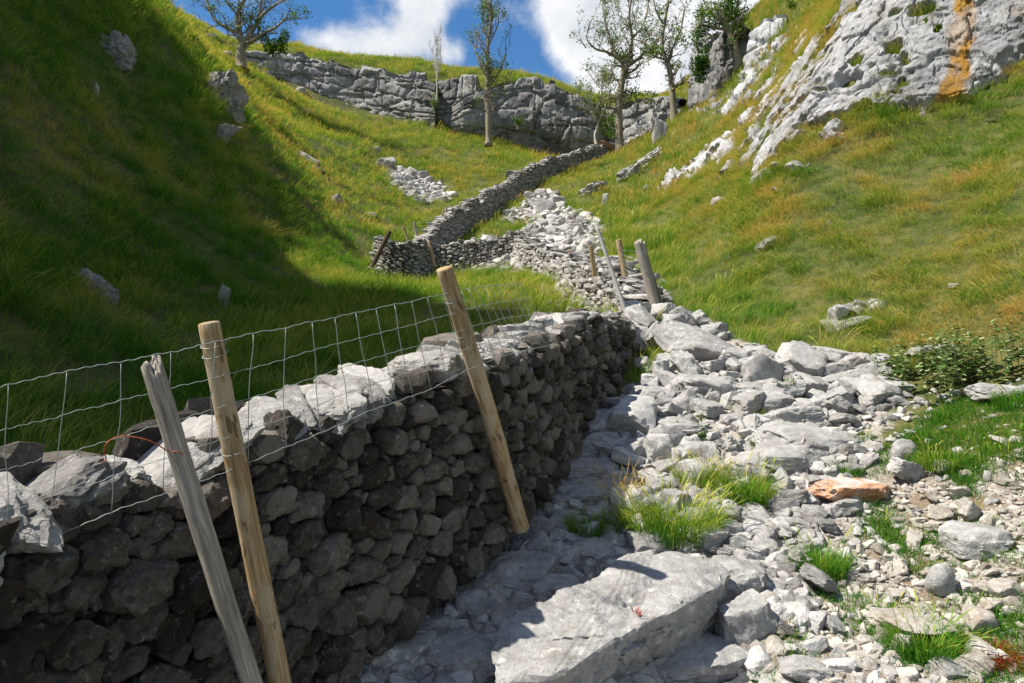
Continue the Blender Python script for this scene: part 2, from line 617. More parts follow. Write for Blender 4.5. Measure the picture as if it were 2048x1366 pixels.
def mixc(t, fac, a, b, mode='MIX'):
    n = nn(t, 'ShaderNodeMix', data_type='RGBA', blend_type=mode)
    for s, v in ((0, fac), (6, a), (7, b)):
        if isinstance(v, (int, float)):
            n.inputs[s].default_value = v
        elif isinstance(v, tuple):
            n.inputs[s].default_value = (*v, 1)
        else:
            L(t, v, n.inputs[s])
    return n.outputs[2]


def attr(t, name, kind='GEOMETRY'):
    n = nn(t, 'ShaderNodeAttribute', attribute_name=name)
    n.attribute_type = kind
    return n


def bump(t, b, height, strength=0.6, dist=0.02, prev=None):
    n = nn(t, 'ShaderNodeBump', Strength=strength, Distance=dist)
    L(t, height, n.inputs['Height'])
    if prev is not None:
        L(t, prev, n.inputs['Normal'])
    L(t, n.outputs[0], b.inputs['Normal'])
    return n.outputs[0]


def stone_mat(name, dark, light, scale=1.0, brown=(0.17, 0.12, 0.075), brown_amt=0.5, lichen=0.5, bumpd=0.012, kind='GEOMETRY', rust=None, tv=.4):
    m, t, b = new_mat(name)
    P = geo_pos(t)
    ti = attr(t, 'tint', kind).outputs['Fac']
    n1 = noise(t, P, 2.6 * scale, 8, 0.65)
    n2 = noise(t, P, 14 * scale, 8, 0.7)
    n3 = noise(t, P, 60 * scale, 4, 0.6)
    s = math_node(t, 'ADD', math_node(t, 'MULTIPLY', n1, 0.5), math_node(t, 'MULTIPLY', n2, 0.5))
    s = math_node(t, 'ADD', s, math_node(t, 'MULTIPLY', math_node(t, 'SUBTRACT', ti, 0.5), tv))
    c = ramp(t, s, [(0.32, dark), (0.68, light)])
    # brown soil and weathering stains with ragged shapes
    bn = noise(t, P, 5.5 * scale, 7, 0.65, 0.6)
    c = mixc(t, ramp(t, bn, [(0.52, (0, 0, 0)), (0.68, (brown_amt,) * 3)]), c, brown)
    # pale lichen blots
    v = nn(t, 'ShaderNodeTexVoronoi', Scale=9 * scale)
    L(t, nn(t, 'ShaderNodeNewGeometry').outputs['Position'], v.inputs['Vector'])
    lm = math_node(t, 'MULTIPLY', ramp(t, n2, [(0.54, (0, 0, 0)), (0.62, (1, 1, 1))]), ramp(t, v.outputs['Distance'], [(0.25, (1, 1, 1)), (0.5, (0, 0, 0))]))
    c = mixc(t, math_node(t, 'MULTIPLY', lm, lichen), c, (0.62, 0.62, 0.58))
    # fine dark pits
    c = mixc(t, ramp(t, n3, [(0.30, (0.55,) * 3), (0.42, (0, 0, 0))]), c, (0.06, 0.055, 0.05))
    if rust is not None:
        rn = noise(t, P, 3.2 * scale, 6, 0.6, 0.8)
        rc = ramp(t, n2, [(0.36, (0.12, 0.04, 0.012)), (0.5, (0.34, 0.13, 0.035)), (0.64, (0.50, 0.27, 0.12))])
        c = mixc(t, ramp(t, math_node(t, 'ADD', math_node(t, 'MULTIPLY', rn, .7), math_node(t, 'MULTIPLY', n2, .3)), [(rust - .03, (0, 0, 0)), (rust + .10, (0.85,) * 3)]), c, rc)
    L(t, c, b.inputs['Base Color'])
    h = math_node(t, 'ADD', math_node(t, 'MULTIPLY', n2, 1.0), math_node(t, 'MULTIPLY', n3, 0.35))
    bump(t, b, h, 0.9, bumpd)
    return m


M_STONE = stone_mat('pale_limestone', (0.15, 0.149, 0.15), (0.44, 0.437, 0.437), 1.1, brown_amt=0.33, lichen=0.6, bumpd=.022)
M_SCREE = stone_mat('scree_stone', (0.14, 0.138, 0.137), (0.46, 0.452, 0.445), 1.6, brown_amt=0.4, lichen=0.3, kind='INSTANCER')
M_TAN = stone_mat('tan_limestone', (0.15, 0.135, 0.12), (0.47, 0.44, 0.405), 1.5, (0.19, 0.12, 0.065), brown_amt=0.5, lichen=0.3)
M_TANSCREE = stone_mat('tan_scree_stone', (0.15, 0.135, 0.12), (0.48, 0.45, 0.41), 1.6, (0.19, 0.12, 0.065), brown_amt=0.5, lichen=0.2, kind='INSTANCER')
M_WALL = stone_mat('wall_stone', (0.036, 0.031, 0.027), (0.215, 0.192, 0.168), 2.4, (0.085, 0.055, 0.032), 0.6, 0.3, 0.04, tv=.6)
M_COPE = stone_mat('coping_limestone', (0.12, 0.117, 0.114), (0.45, 0.44, 0.43), 1.8, (0.15, 0.105, 0.065), 0.4, 0.5, .03)
M_FARWALL = stone_mat('far_wall_stone', (0.13, 0.125, 0.12), (0.36, 0.345, 0.33), 0.7, (0.15, 0.11, 0.07), 0.4, 0.4)
M_RUST = stone_mat('rust_stained_limestone', (0.30, 0.29, 0.28), (0.55, 0.53, 0.5), 1.3, brown_amt=0.2, lichen=0.3, rust=0.44)


def crag_mat(name, dark, light, streak=0.5, orange=False, bumpd=0.12):
    m, t, b = new_mat(name)
    P = geo_pos(t)
    n1 = noise(t, P, 0.5, 8, 0.65)
    n2 = noise(t, P, 2.3, 9, 0.72)
    n3 = noise(t, P, 6.5, 8, 0.75)
    s = math_node(t, 'ADD', math_node(t, 'MULTIPLY', n1, 0.4), math_node(t, 'MULTIPLY', n2, 0.6))
    ti = attr(t, 'tint').outputs['Fac']
    s = math_node(t, 'ADD', s, math_node(t, 'MULTIPLY', math_node(t, 'SUBTRACT', ti, 0.5), 0.3))
    c = ramp(t, s, [(0.35, dark), (0.65, light)])
    st = noise(t, P, 1.2, 6, 0.6, 0.3, (2.6, 2.6, 0.25))
    c = mixc(t, ramp(t, st, [(0.55, (0, 0, 0)), (0.7, (streak,) * 3)]), c, (0.075, 0.075, 0.075))
    c = mixc(t, ramp(t, n3, [(0.36, (0.75,) * 3), (0.46, (0, 0, 0))]), c, (0.075, 0.075, 0.075))
    bn = noise(t, P, 1.1, 7, 0.65, 0.5)
    c = mixc(t, ramp(t, bn, [(0.56, (0, 0, 0)), (0.72, (0.45,) * 3)]), c, (0.24, 0.17, 0.08))
    if orange:
        oa = attr(t, 'stain').outputs['Fac']
        c = mixc(t, oa, c, mixc(t, n2, (0.22, 0.10, 0.014), (0.46, 0.26, 0.045)))
    L(t, c, b.inputs['Base Color'])
    h = math_node(t, 'ADD', n2, math_node(t, 'MULTIPLY', n3, 0.5))
    bump(t, b, h, 0.9, bumpd)
    return m


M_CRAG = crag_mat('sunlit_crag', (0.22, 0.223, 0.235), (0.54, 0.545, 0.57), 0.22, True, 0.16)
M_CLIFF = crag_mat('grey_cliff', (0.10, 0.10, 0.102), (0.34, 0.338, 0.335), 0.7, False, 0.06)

# ground: soil and thatch under the grass, gravel under the scree
M_GROUND, t, b = new_mat('ground')
P = geo_pos(t)
n1 = noise(t, P, 0.6, 6, 0.6)
n2 = noise(t, P, 5, 8, 0.7)
n3 = noise(t, P, 38, 6, 0.7)
turf = ramp(t, math_node(t, 'ADD', math_node(t, 'MULTIPLY', n1, 0.35), math_node(t, 'ADD', math_node(t, 'MULTIPLY', n2, 0.3), math_node(t, 'MULTIPLY', n3, 0.35))),
            [(0.38, (0.022, 0.032, 0.009)), (0.5, (0.07, 0.085, 0.02)), (0.62, (0.17, 0.13, 0.05))])
grav = ramp(t, n3, [(0.32, (0.16, 0.135, 0.11)), (0.5, (0.33, 0.30, 0.27)), (0.66, (0.50, 0.48, 0.45))])
dirt = ramp(t, n2, [(0.35, (0.10, 0.065, 0.035)), (0.65, (0.22, 0.165, 0.11))])
pa = attr(t, 'scree').outputs['Fac']
da = attr(t, 'path').outputs['Fac']
edge = math_node(t, 'ADD', pa, math_node(t, 'MULTIPLY', math_node(t, 'SUBTRACT', n2, 0.5), 0.9))
c = mixc(t, ramp(t, edge, [(0.42, (0, 0, 0)), (0.58, (1, 1, 1))]), turf, grav)
edge2 = math_node(t, 'MULTIPLY', da, ramp(t, n2, [(0.42, (0, 0, 0)), (0.56, (1, 1, 1))]))
c = mixc(t, edge2, c, dirt)
L(t, c, b.inputs['Base Color'])
bump(t, b, math_node(t, 'ADD', n2, math_node(t, 'MULTIPLY', n3, 0.4)), 0.9, 0.05)


def blade_mat(name, kind, stops, trans=0.35):
    m = bpy.data.materials.new(name)
    m.use_nodes = True
    t = m.node_tree
    t.nodes.clear()
    ti = attr(t, 'tint', kind).outputs['Fac']
    ri = attr(t, 'blade').outputs['Fac']
    s = math_node(t, 'ADD', ti, math_node(t, 'MULTIPLY', math_node(t, 'SUBTRACT', ri, 0.5), 0.55))
    c = ramp(t, s, stops)
    d = nn(t, 'ShaderNodeBsdfDiffuse')
    tr = nn(t, 'ShaderNodeBsdfTranslucent')
    L(t, c, d.inputs[0])
    L(t, mixc(t, 0.6, c, (1.0, 1.0, 0.25), 'MULTIPLY'), tr.inputs[0])
    mx_ = nn(t, 'ShaderNodeMixShader')
    mx_.inputs[0].default_value = trans
    L(t, d.outputs[0], mx_.inputs[1])
    L(t, tr.outputs[0], mx_.inputs[2])
    o = nn(t, 'ShaderNodeOutputMaterial')
    L(t, mx_.outputs[0], o.inputs[0])
    return m


GRASS_STOPS = [(0.0, (0.034, 0.150, 0.018)), (0.3, (0.085, 0.250, 0.022)), (0.56, (0.27, 0.345, 0.05)), (0.78, (0.46, 0.43, 0.11)), (1.0, (0.56, 0.34, 0.11))]
M_GRASS = blade_mat('grass_blades', 'INSTANCER', GRASS_STOPS)
M_TUFT = blade_mat('tuft_blades', 'GEOMETRY', GRASS_STOPS)
M_LEAF = blade_mat('tree_leaves', 'GEOMETRY', [(0.0, (0.03, 0.085, 0.014)), (0.5, (0.10, 0.20, 0.028)), (1.0, (0.26, 0.30, 0.04))], 0.5)
M_NETTLE = blade_mat('nettle_leaves', 'GEOMETRY', [(0.0, (0.03, 0.09, 0.02)), (0.5, (0.10, 0.20, 0.05)), (1.0, (0.36, 0.42, 0.22))], 0.3)
M_REDMOSS = blade_mat('red_moss', 'GEOMETRY', [(0.0, (0.10, 0.012, 0.006)), (0.5, (0.25, 0.05, 0.015)), (1.0, (0.12, 0.09, 0.02))], 0.25)
M_RED = blade_mat('red_stems', 'GEOMETRY', [(0.0, (0.25, 0.01, 0.02)), (1.0, (0.45, 0.06, 0.07))], 0.25)


def wood_mat(name, c0, c1, c2, grain=1.0, patch=None, patch_amt=0.0):
    m, t, b = new_mat(name)
    tcn = nn(t, 'ShaderNodeTexCoord').outputs['Object']
    g = noise(t, tcn, 9 * grain, 8, 0.65, 0.4, (6, 6, 0.35))
    n2 = noise(t, tcn, 7, 6, 0.6, 0.3, (1, 1, 0.4))
    c = ramp(t, g, [(0.30, c0), (0.5, c1), (0.68, c2)])
    if patch:
        c = mixc(t, ramp(t, n2, [(0.50, (0, 0, 0)), (0.54, (patch_amt,) * 3)]), c, patch)
        n4 = noise(t, tcn, 22, 3, 0.5, 0.0, (1, 1, 0.35))
        c = mixc(t, ramp(t, n4, [(0.62, (0, 0, 0)), (0.66, (0.8,) * 3)]), c, (0.09, 0.055, 0.03))
    L(t, c, b.inputs['Base Color'])
    bump(t, b, math_node(t, 'ADD', g, math_node(t, 'MULTIPLY', n2, 0.6)), 0.8, 0.006)
    return m


M_POST = wood_mat('peeled_post_wood', (0.13, 0.085, 0.045), (0.31, 0.215, 0.11), (0.47, 0.36, 0.21), 1.0, (0.40, 0.33, 0.23), 0.75)
M_GREYWOOD = wood_mat('weathered_grey_wood', (0.11, 0.095, 0.08), (0.27, 0.24, 0.21), (0.42, 0.39, 0.35), 1.3)
M_DARKWOOD = wood_mat('dark_wet_wood', (0.035, 0.025, 0.018), (0.08, 0.055, 0.035), (0.14, 0.10, 0.06), 1.0)
M_PLANK = wood_mat('silver_grey_plank', (0.30, 0.29, 0.28), (0.45, 0.44, 0.43), (0.56, 0.55, 0.54), 1.2)
M_BARK = wood_mat('ash_bark', (0.11, 0.09, 0.065), (0.22, 0.19, 0.14), (0.36, 0.31, 0.23), 0.3)
M_DEAD = wood_mat('bleached_dead_wood', (0.34, 0.31, 0.27), (0.46, 0.43, 0.38), (0.6, 0.57, 0.5), 0.4)
M_STUMP = wood_mat('brown_broken_wood', (0.10, 0.05, 0.025), (0.26, 0.14, 0.065), (0.42, 0.28, 0.15), 0.4)

M_WIRE, t, b = new_mat('galvanised_wire')
b.inputs['Base Color'].default_value = (0.27, 0.31, 0.30, 1)
b.inputs['Metallic'].default_value = 0.35
b.inputs['Roughness'].default_value = 0.55
M_TWINE, t, b = new_mat('orange_twine')
tn = noise(t, geo_pos(t), 60, 3)
L(t, ramp(t, tn, [(0.3, (0.22, 0.05, 0.02)), (0.7, (0.45, 0.14, 0.06))]), b.inputs['Base Color'])
M_CORE, t, b = new_mat('wall_hearting')
L(t, ramp(t, noise(t, geo_pos(t), 20, 6), [(0.3, (0.05, 0.04, 0.035)), (0.7, (0.14, 0.12, 0.10))]), b.inputs['Base Color'])
bump(t, b, noise(t, geo_pos(t), 25, 5), 1.0, 0.03)

# ------------------------------------------------------------------ zones on the ground, first drawn as outlines and then kept as world positions
SCREE_PX = [(640, 1420), (900, 1180), (1040, 1000), (1120, 900), (1290, 760), (1330, 640), (1400, 630), (1520, 700), (1750, 715), (1800, 780), (1760, 900), (1900, 930), (2060, 900), (2200, 1000), (2200, 1420)]
GULLY_PX = [(900, 520), (960, 480), (1040, 470), (1080, 430), (1140, 420), (1200, 450), (1200, 500), (1180, 540), (1060, 545)]
GULLY2_PX = [(1000, 440), (1060, 400), (1110, 385), (1130, 420), (1080, 440), (1030, 450)]
PILE_PX = [(760, 330), (800, 340), (880, 370), (910, 395), (850, 408), (800, 380)]
PATH_PX = [(1500, 1420), (1560, 1180), (1700, 1060), (1760, 900), (1900, 800), (2100, 770), (2300, 900), (2300, 1420)]


def to_world_poly(pp):
    d = hit([p[0] for p in pp], [p[1] for p in pp])
    d = np.where(np.isfinite(d), d, 3.0)
    return [((p[0] - 1024) / F * dd, dd) for p, dd in zip(pp, d)]


NEARS = to_world_poly(SCREE_PX)
NEARS = [(-1.0, 1.0)] + [p for p in NEARS][0:1] + NEARS[1:] + [(5, 1.0)]
SCREES = [to_world_poly(g) for g in (GULLY_PX, GULLY2_PX, PILE_PX)]
PATHW = to_world_poly(PATH_PX)


def scree_amt(x, y):
    a = poly_sd(NEARS, x, y) / 0.25
    for g in SCREES:
        a = np.maximum(a, poly_sd(g, x, y) / 0.9)
    return np.clip(a * 0.5 + 0.5, 0, 1)


def turf_noise(q):
    return fbm(np.stack([q[:, 0] * 1.5, q[:, 1] * 1.1, q[:, 2] * 0], 1), 4, 78, .6) + np.clip(0.10 * (q[:, 1] - 4.4), -.1, .2) + 0.02


def path_amt(x, y):
    return np.clip(poly_sd(PATHW, x, y) / 0.5 + 0.3, 0, 1)


# rocky patches that break through the turf of the right bank and the left spur
CRAGS = [
    [(1490, 345), (1480, 235), (1530, 160), (1600, 100), (1680, 20), (1760, -80), (2100, -120), (2200, 60), (2050, 118), (1940, 185), (1830, 230), (1740, 250), (1650, 280), (1590, 340), (1545, 398), (1520, 370)],
    [(1325, 350), (1400, 300), (1470, 255), (1480, 310), (1420, 345), (1335, 385)],
    [(1400, 220), (1470, 170), (1560, 70), (1600, 60), (1560, 150), (1480, 215), (1420, 240)],
    [(1430, 345), (1470, 320), (1480, 345), (1440, 370)],
    [(1650, 640), (1700, 605), (1780, 590), (1760, 620), (1680, 655)],
    [(1425, 400), (1450, 390), (1455, 410), (1428, 412)],
    [(1500, 470), (1560, 450), (1590, 465), (1540, 490)],
]


def crag_field(x, y, z, both=False):
    px, py = proj(np.stack([x, y, z], -1))
    a = np.full(np.shape(x), -9.0)
    for i, g in enumerate(CRAGS):
        a = np.maximum(a, poly_sd(g, px, py) / (42 if i == 0 else 22))
    p = np.stack([x, y, z], -1)
    n = fbm(p * 0.9, 4, 21, 0.6) * 2.0 + fbm(p * np.array((2.6, 2.6, 2.6)), 3, 22) * 1.0
    n2 = fbm(p * np.array((1.3, 1.3, 2.2)), 3, 23, .6)
    cx = np.interp(py, [-50, 40, 150, 215], [1935, 1928, 1915, 1890])
    seep = np.exp(-((px - cx) / 55) ** 2) * sstep(225, 190, py) * (y < 30)
    base = np.clip(a, -6, 0.95) + n * 0.75 + 1.5 * seep
    full = base + n2 * 2.5 - 0.42
    return (full, base) if both else full


# ------------------------------------------------------------------ terrain
def build_ground():
    rows, cols = 460, 470
    yy = np.geomspace(2.2, 230, rows) - 8
    u = np.linspace(-1, 1, cols)
    u = u * 0.75 + u ** 3 * 0.45
    X = u[None, :] * (yy[:, None] + 8)
    Y = np.broadcast_to(yy[:, None], X.shape)
    Z = ground(X, Y)
    pts = np.stack([X, Y, Z], -1).reshape(-1, 3)
    dist = np.hypot(pts[:, 0], pts[:, 1])
    pts[:, 2] += 0.035 * fbm(pts * 3.1, 3, 5) * (1 - 0.0 * dist)
    sc_ = scree_amt(pts[:, 0], pts[:, 1])
    pa_ = path_amt(pts[:, 0], pts[:, 1])
    i = np.arange(rows - 1)[:, None] * cols + np.arange(cols - 1)[None, :]
    f = np.stack([i, i + 1, i + cols + 1, i + cols], -1).reshape(-1, 4)
    o = mesh_obj('ground', pts, f, M_GROUND, attrs={'scree': sc_, 'path': pa_})
    tag(o, 'steep grassy sides and stony floor of the limestone gorge', 'ground', kind='structure')


build_ground()


def build_crag(name, urange, yrange, nu, ny, label, field, relief=0.30, mat=M_CRAG):
    uu = np.linspace(*urange, nu)
    yy = np.concatenate([np.geomspace(yrange[0], 13.4, ny // 6), np.linspace(13.4, 19, ny * 4 // 6)[1:], np.geomspace(19, yrange[1], ny // 5)[1:]])
    ny = len(yy)
    X = uu[None, :] * yy[:, None]
    Y = np.broadcast_to(yy[:, None], X.shape)
    Z = ground(X, Y)
    p = np.stack([X, Y, Z], -1).reshape(-1, 3)
    Fd, Fs = field(p[:, 0], p[:, 1], p[:, 2], True)
    nrm = gnormal(p[:, 0], p[:, 1], 0.4)
    out = nrm * 0.7 + np.array((-0.42, -0.38, 0.05))
    q = p * np.array((1, 1, 1))
    h1, e1, idv = facets(q * 0.5 + 0.15 * fbm(q * 1.5, 3, 8)[:, None], 4)
    h2, e2, id2 = facets(q * 1.5 + 0.12 * fbm(q * 3, 2, 9)[:, None], 14)
    h3, e3, id3 = facets(q * 4.2 + 0.1 * fbm(q * 6, 2, 10)[:, None], 24)
    pit = fbm(q * 2.4, 4, 38, 0.62)
    blk = 0.40 * h1 + 0.20 * h2 + 0.10 * h3 + 0.10 * fbm(q * 4.5, 3, 39, .6) - 0.12 * np.exp(-(e1 / 0.05) ** 2) - 0.05 * np.exp(-(e2 / 0.05) ** 2) - 0.16 * np.clip(pit - .1, 0, 1)
    hgt = sstep(-0.4, 1.0, Fs) * 0.40 - 0.15 + (blk + 0.22 * fbm(q * 0.8, 4, 37, 0.6)) * relief * sstep(-0.4, 0.6, Fs) - 0.34 * sstep(0.15, -0.25, Fd)
    hgt = np.where(Fs < -0.6, -0.5, hgt)
    p = p + out * hgt[:, None]
    px, py = proj(p)
    # the ochre seep below the notch
    cx = np.interp(py, [-50, 40, 150, 215], [1935, 1928, 1915, 1890])
    wd = np.interp(py, [-50, 30, 120, 215], [8, 26, 26, 30])
    stain = sstep(1.25, 0.6, np.abs(px - cx + 9 * vnoise(p * 3, 4)) / wd) * sstep(-70, 10, py) * sstep(235, 195, py) * (0.45 + 0.55 * sstep(-.3, .2, fbm(p * np.array((3.0, 3.0, 1.2)), 3, 71)))
    i = np.arange(ny - 1)[:, None] * nu + np.arange(nu - 1)[None, :]
    f = np.stack([i, i + 1, i + nu + 1, i + nu], -1).reshape(-1, 4)
    keep = (Fd[f] > -0.55).any(1)
    f = f[keep]
    used = np.zeros(len(p), bool)
    used[f.ravel()] = True
    mp = np.cumsum(used) - 1
    o = mesh_obj(name, p[used], mp[f], mat, attrs={'tint': idv[used] * 0.6 + 0.2, 'stain': stain[used]}, smooth=True)
    return tag(o, label, 'rock face', kind='structure')


build_crag('rock_face', (0.18, 0.84), (10.0, 48), 430, 640, 'pale sunlit limestone face breaking through the right hand bank with an ochre streak', crag_field)

# ------------------------------------------------------------------ cliffs at the head of the gorge


def cliff(name, prof, label, seed, courses=(0, .3, .62, 1), step=0.11, bw=(1.2, 3.0), mat=M_CLIFF, depth=0.55, under=0.0, lean=0.05):
    """prof: list of (px, py_top, py_base, depth) along the cliff, left to right"""
    r = np.random.default_rng(seed)
    T = np.array([W(a, b_, d) for a, b_, c_, d in prof])
    Bs = np.array([W(a, c_, d - 0.3) for a, b_, c_, d in prof])
    seg = np.concatenate([[0], np.cumsum(np.linalg.norm(np.diff(T[:, :2], axis=0), axis=1))])
    n = int(seg[-1] / step) + 2
    s = np.linspace(0, seg[-1], n)
    T = np.stack([np.interp(s, seg, T[:, k]) for k in range(3)], 1)
    Bs = np.stack([np.interp(s, seg, Bs[:, k]) for k in range(3)], 1)
    hmax = (T[:, 2] - Bs[:, 2]).max()
    m = int(hmax / step) + 4
    h = np.linspace(0, 1, m)
    # ragged top edge made of block ends
    tb = np.cumsum(r.uniform(0.5, 1.9, 400))
    tk = np.searchsorted(tb, s)
    T[:, 2] += (r.uniform(-0.28, 0.18, 401)[tk]) + 0.08 * vnoise(np.stack([s * 2, s * 0, s * 0 + seed], 1), seed)
    Bs[:, 2] -= 2.4
    tx = np.gradient(T[:, 0], s)
    ty = np.gradient(T[:, 1], s)
    nr = np.stack([ty, -tx, np.zeros(n)], 1)
    nr /= np.linalg.norm(nr, axis=1, keepdims=True)
    off = np.zeros((n, m))
    tint = np.zeros((n, m))
    hh = (h[None, :] * (T[:, 2] - Bs[:, 2])[:, None])
    hf = h[None, :] + 0.02 * vnoise(np.stack([np.repeat(s[:, None], m, 1) * 0.6, np.repeat(h[None, :], n, 0) * 3, np.zeros((n, m))], -1), seed + 3)
    cr = np.array(courses)
    ci = np.clip(np.searchsorted(cr, hf) - 1, 0, len(cr) - 2)
    for c in range(len(cr) - 1):
        jt = np.cumsum(r.uniform(bw[0], bw[1], 400)) - 3
        sj = s[:, None] + 0.12 * vnoise(np.stack([np.repeat(h[None, :], n, 0) * 8, np.full((n, m), c * 7.0), np.repeat(s[:, None], m, 1) * .3], -1), seed + 5)
        k = np.searchsorted(jt, sj)
        ro = r.uniform(-1, 1, 401)
        rt = r.uniform(-1, 1, 401)
        tn_ = r.random(401)
        mid = (jt[np.clip(k, 1, 399)] + jt[np.clip(k - 1, 0, 399)]) / 2
        e = np.minimum(np.abs(sj - jt[np.clip(k, 0, 399)]), np.abs(sj - jt[np.clip(k - 1, 0, 399)]))
        he = np.minimum(np.abs(hf - cr[c]), np.abs(hf - cr[c + 1])) * hmax
        o_ = depth * 0.5 * ro[k] + rt[k] * 0.14 * (sj - mid) - 0.24 * np.exp(-(e / 0.06) ** 2) - 0.30 * np.exp(-(he / 0.07) ** 2)
        w_ = ci == c
        off = np.where(w_, o_, off)
        tint = np.where(w_, tn_[k], tint)
    P3 = Bs[:, None, :] * (1 - h)[None, :, None] + T[:, None, :] * h[None, :, None]
    P3 = P3 - nr[:, None, :] * (hh * lean)[..., None]
    q = P3.reshape(-1, 3)
    qq = q + 0.35 * fbm(q * 0.6, 3, seed + 8)[:, None]
    h1, e1, i1 = facets(qq * np.array((0.24, 0.24, 0.34)) + seed, seed + 40)
    h2, e2, i2 = facets(qq * np.array((0.9, 0.9, 1.25)) + seed, seed + 41)
    h3, e3, i3 = facets(qq * np.array((2.3, 2.3, 2.8)) + seed, seed + 42)
    bed = vnoise(np.stack([q[:, 2] * 0.9 + 0.25 * fbm(q * 0.25, 2, seed), q[:, 0] * .05, q[:, 1] * 0], 1), seed + 43)
    off = 0.48 * off + (depth * 0.26 * h1 + 0.07 * h2 + 0.04 * h3 - 0.16 * np.exp(-(e1 / 0.05) ** 2) - 0.07 * np.exp(-(e2 / 0.05) ** 2)
                        + 0.06 * fbm(q * 0.7, 4, seed + 8, 0.62) - 0.20 * np.exp(-(bed / 0.07) ** 2)).reshape(n, m)
    tint = 0.4 * tint + 0.6 * i1.reshape(n, m)
    off = off - under * np.exp(-((h[None, :] - 0.28) / 0.16) ** 2)
    P3 = P3 + nr[:, None, :] * off[..., None]
    # roll the top back into the hill
    top = P3[:, -1:, :]
    back = np.concatenate([top - nr[:, None, :] * 0.5 + np.array((0, 0, 0.02)), top - nr[:, None, :] * 2.5 + np.array((0, 0, -0.9))], 1)
    P3 = np.concatenate([P3, back], 1)
    tint = np.concatenate([tint, tint[:, -1:], tint[:, -1:]], 1)
    mm = m + 2
    i = np.arange(n - 1)[:, None] * mm + np.arange(mm - 1)[None, :]
    f = np.stack([i, i + mm, i + mm + 1, i + 1], -1).reshape(-1, 4)
    o = mesh_obj(name, P3.reshape(-1, 3), f, mat, attrs={'tint': tint.ravel() * 0.8 + .1, 'stain': np.zeros(n * mm)})
    return tag(o, label, 'cliff', kind='structure')


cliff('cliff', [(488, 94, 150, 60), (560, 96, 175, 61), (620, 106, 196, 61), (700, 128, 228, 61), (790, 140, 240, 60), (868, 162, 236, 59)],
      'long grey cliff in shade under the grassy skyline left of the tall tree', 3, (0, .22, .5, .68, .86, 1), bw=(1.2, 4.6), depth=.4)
cliff('cliff', [(700, 130, 160, 62.5), (760, 140, 165, 62), (850, 145, 178, 62)], 'upper tier of pale blocks above the long grey cliff', 9, (0, 1), bw=(0.8, 2.2), lean=0.05)
cliff('cliff', [(862, 160, 235, 61), (900, 150, 230, 60.5), (950, 150, 220, 60)], 'blocky cliff above the big boulder behind the thin dead tree', 12, (0, .45, 1), bw=(0.8, 2.2))
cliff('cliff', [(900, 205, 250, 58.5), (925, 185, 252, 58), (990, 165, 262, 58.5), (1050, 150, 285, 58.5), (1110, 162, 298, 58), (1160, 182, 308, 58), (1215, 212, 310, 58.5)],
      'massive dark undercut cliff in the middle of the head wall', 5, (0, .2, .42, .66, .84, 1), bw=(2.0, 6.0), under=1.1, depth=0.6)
cliff('cliff', [(1205, 205, 300, 60), (1250, 195, 292, 59), (1300, 196, 280, 57), (1352, 198, 248, 53)],
      'paler cliff between the two tall ash trees', 8, (0, .5, .78, 1), bw=(0.9, 2.4))
cliff('cliff', [(1372, 70, 215, 47), (1400, 60, 195, 44), (1440, 60, 165, 42), (1490, 50, 150, 41)],
      'steep crag hung with bushes behind the leaning leafy tree', 15, (0, .3, .6, 1), bw=(0.5, 1.5), depth=0.6)
cliff('cliff', [(1488, 60, 120, 38), (1520, 32, 105, 37), (1570, 28, 75, 36)], 'small pale tiered crag at the top of the right bank', 17, (0, .35, .7, 1), bw=(0.4, 1.2), mat=M_CRAG, step=.08)

# ------------------------------------------------------------------ dry stone walls


def path_frame(pts):
    pts = np.asarray(pts, float)
    seg = np.concatenate([[0], np.cumsum(np.linalg.norm(np.diff(pts[:, :2], axis=0), axis=1))])
    tot = seg[-1]

    def at(s):
        s = np.clip(np.asarray(s, float), 0, tot)
        p = np.stack([np.interp(s, seg, pts[:, k]) for k in range(pts.shape[1])], -1)
        e = 0.25
        a = np.stack([np.interp(np.clip(s + e, 0, tot), seg, pts[:, k]) for k in (0, 1)], -1)
        b_ = np.stack([np.interp(np.clip(s - e, 0, tot), seg, pts[:, k]) for k in (0, 1)], -1)
        tg = a - b_
        tg /= np.linalg.norm(tg, axis=-1, keepdims=True) + 1e-9
        return p, tg
    return at, tot


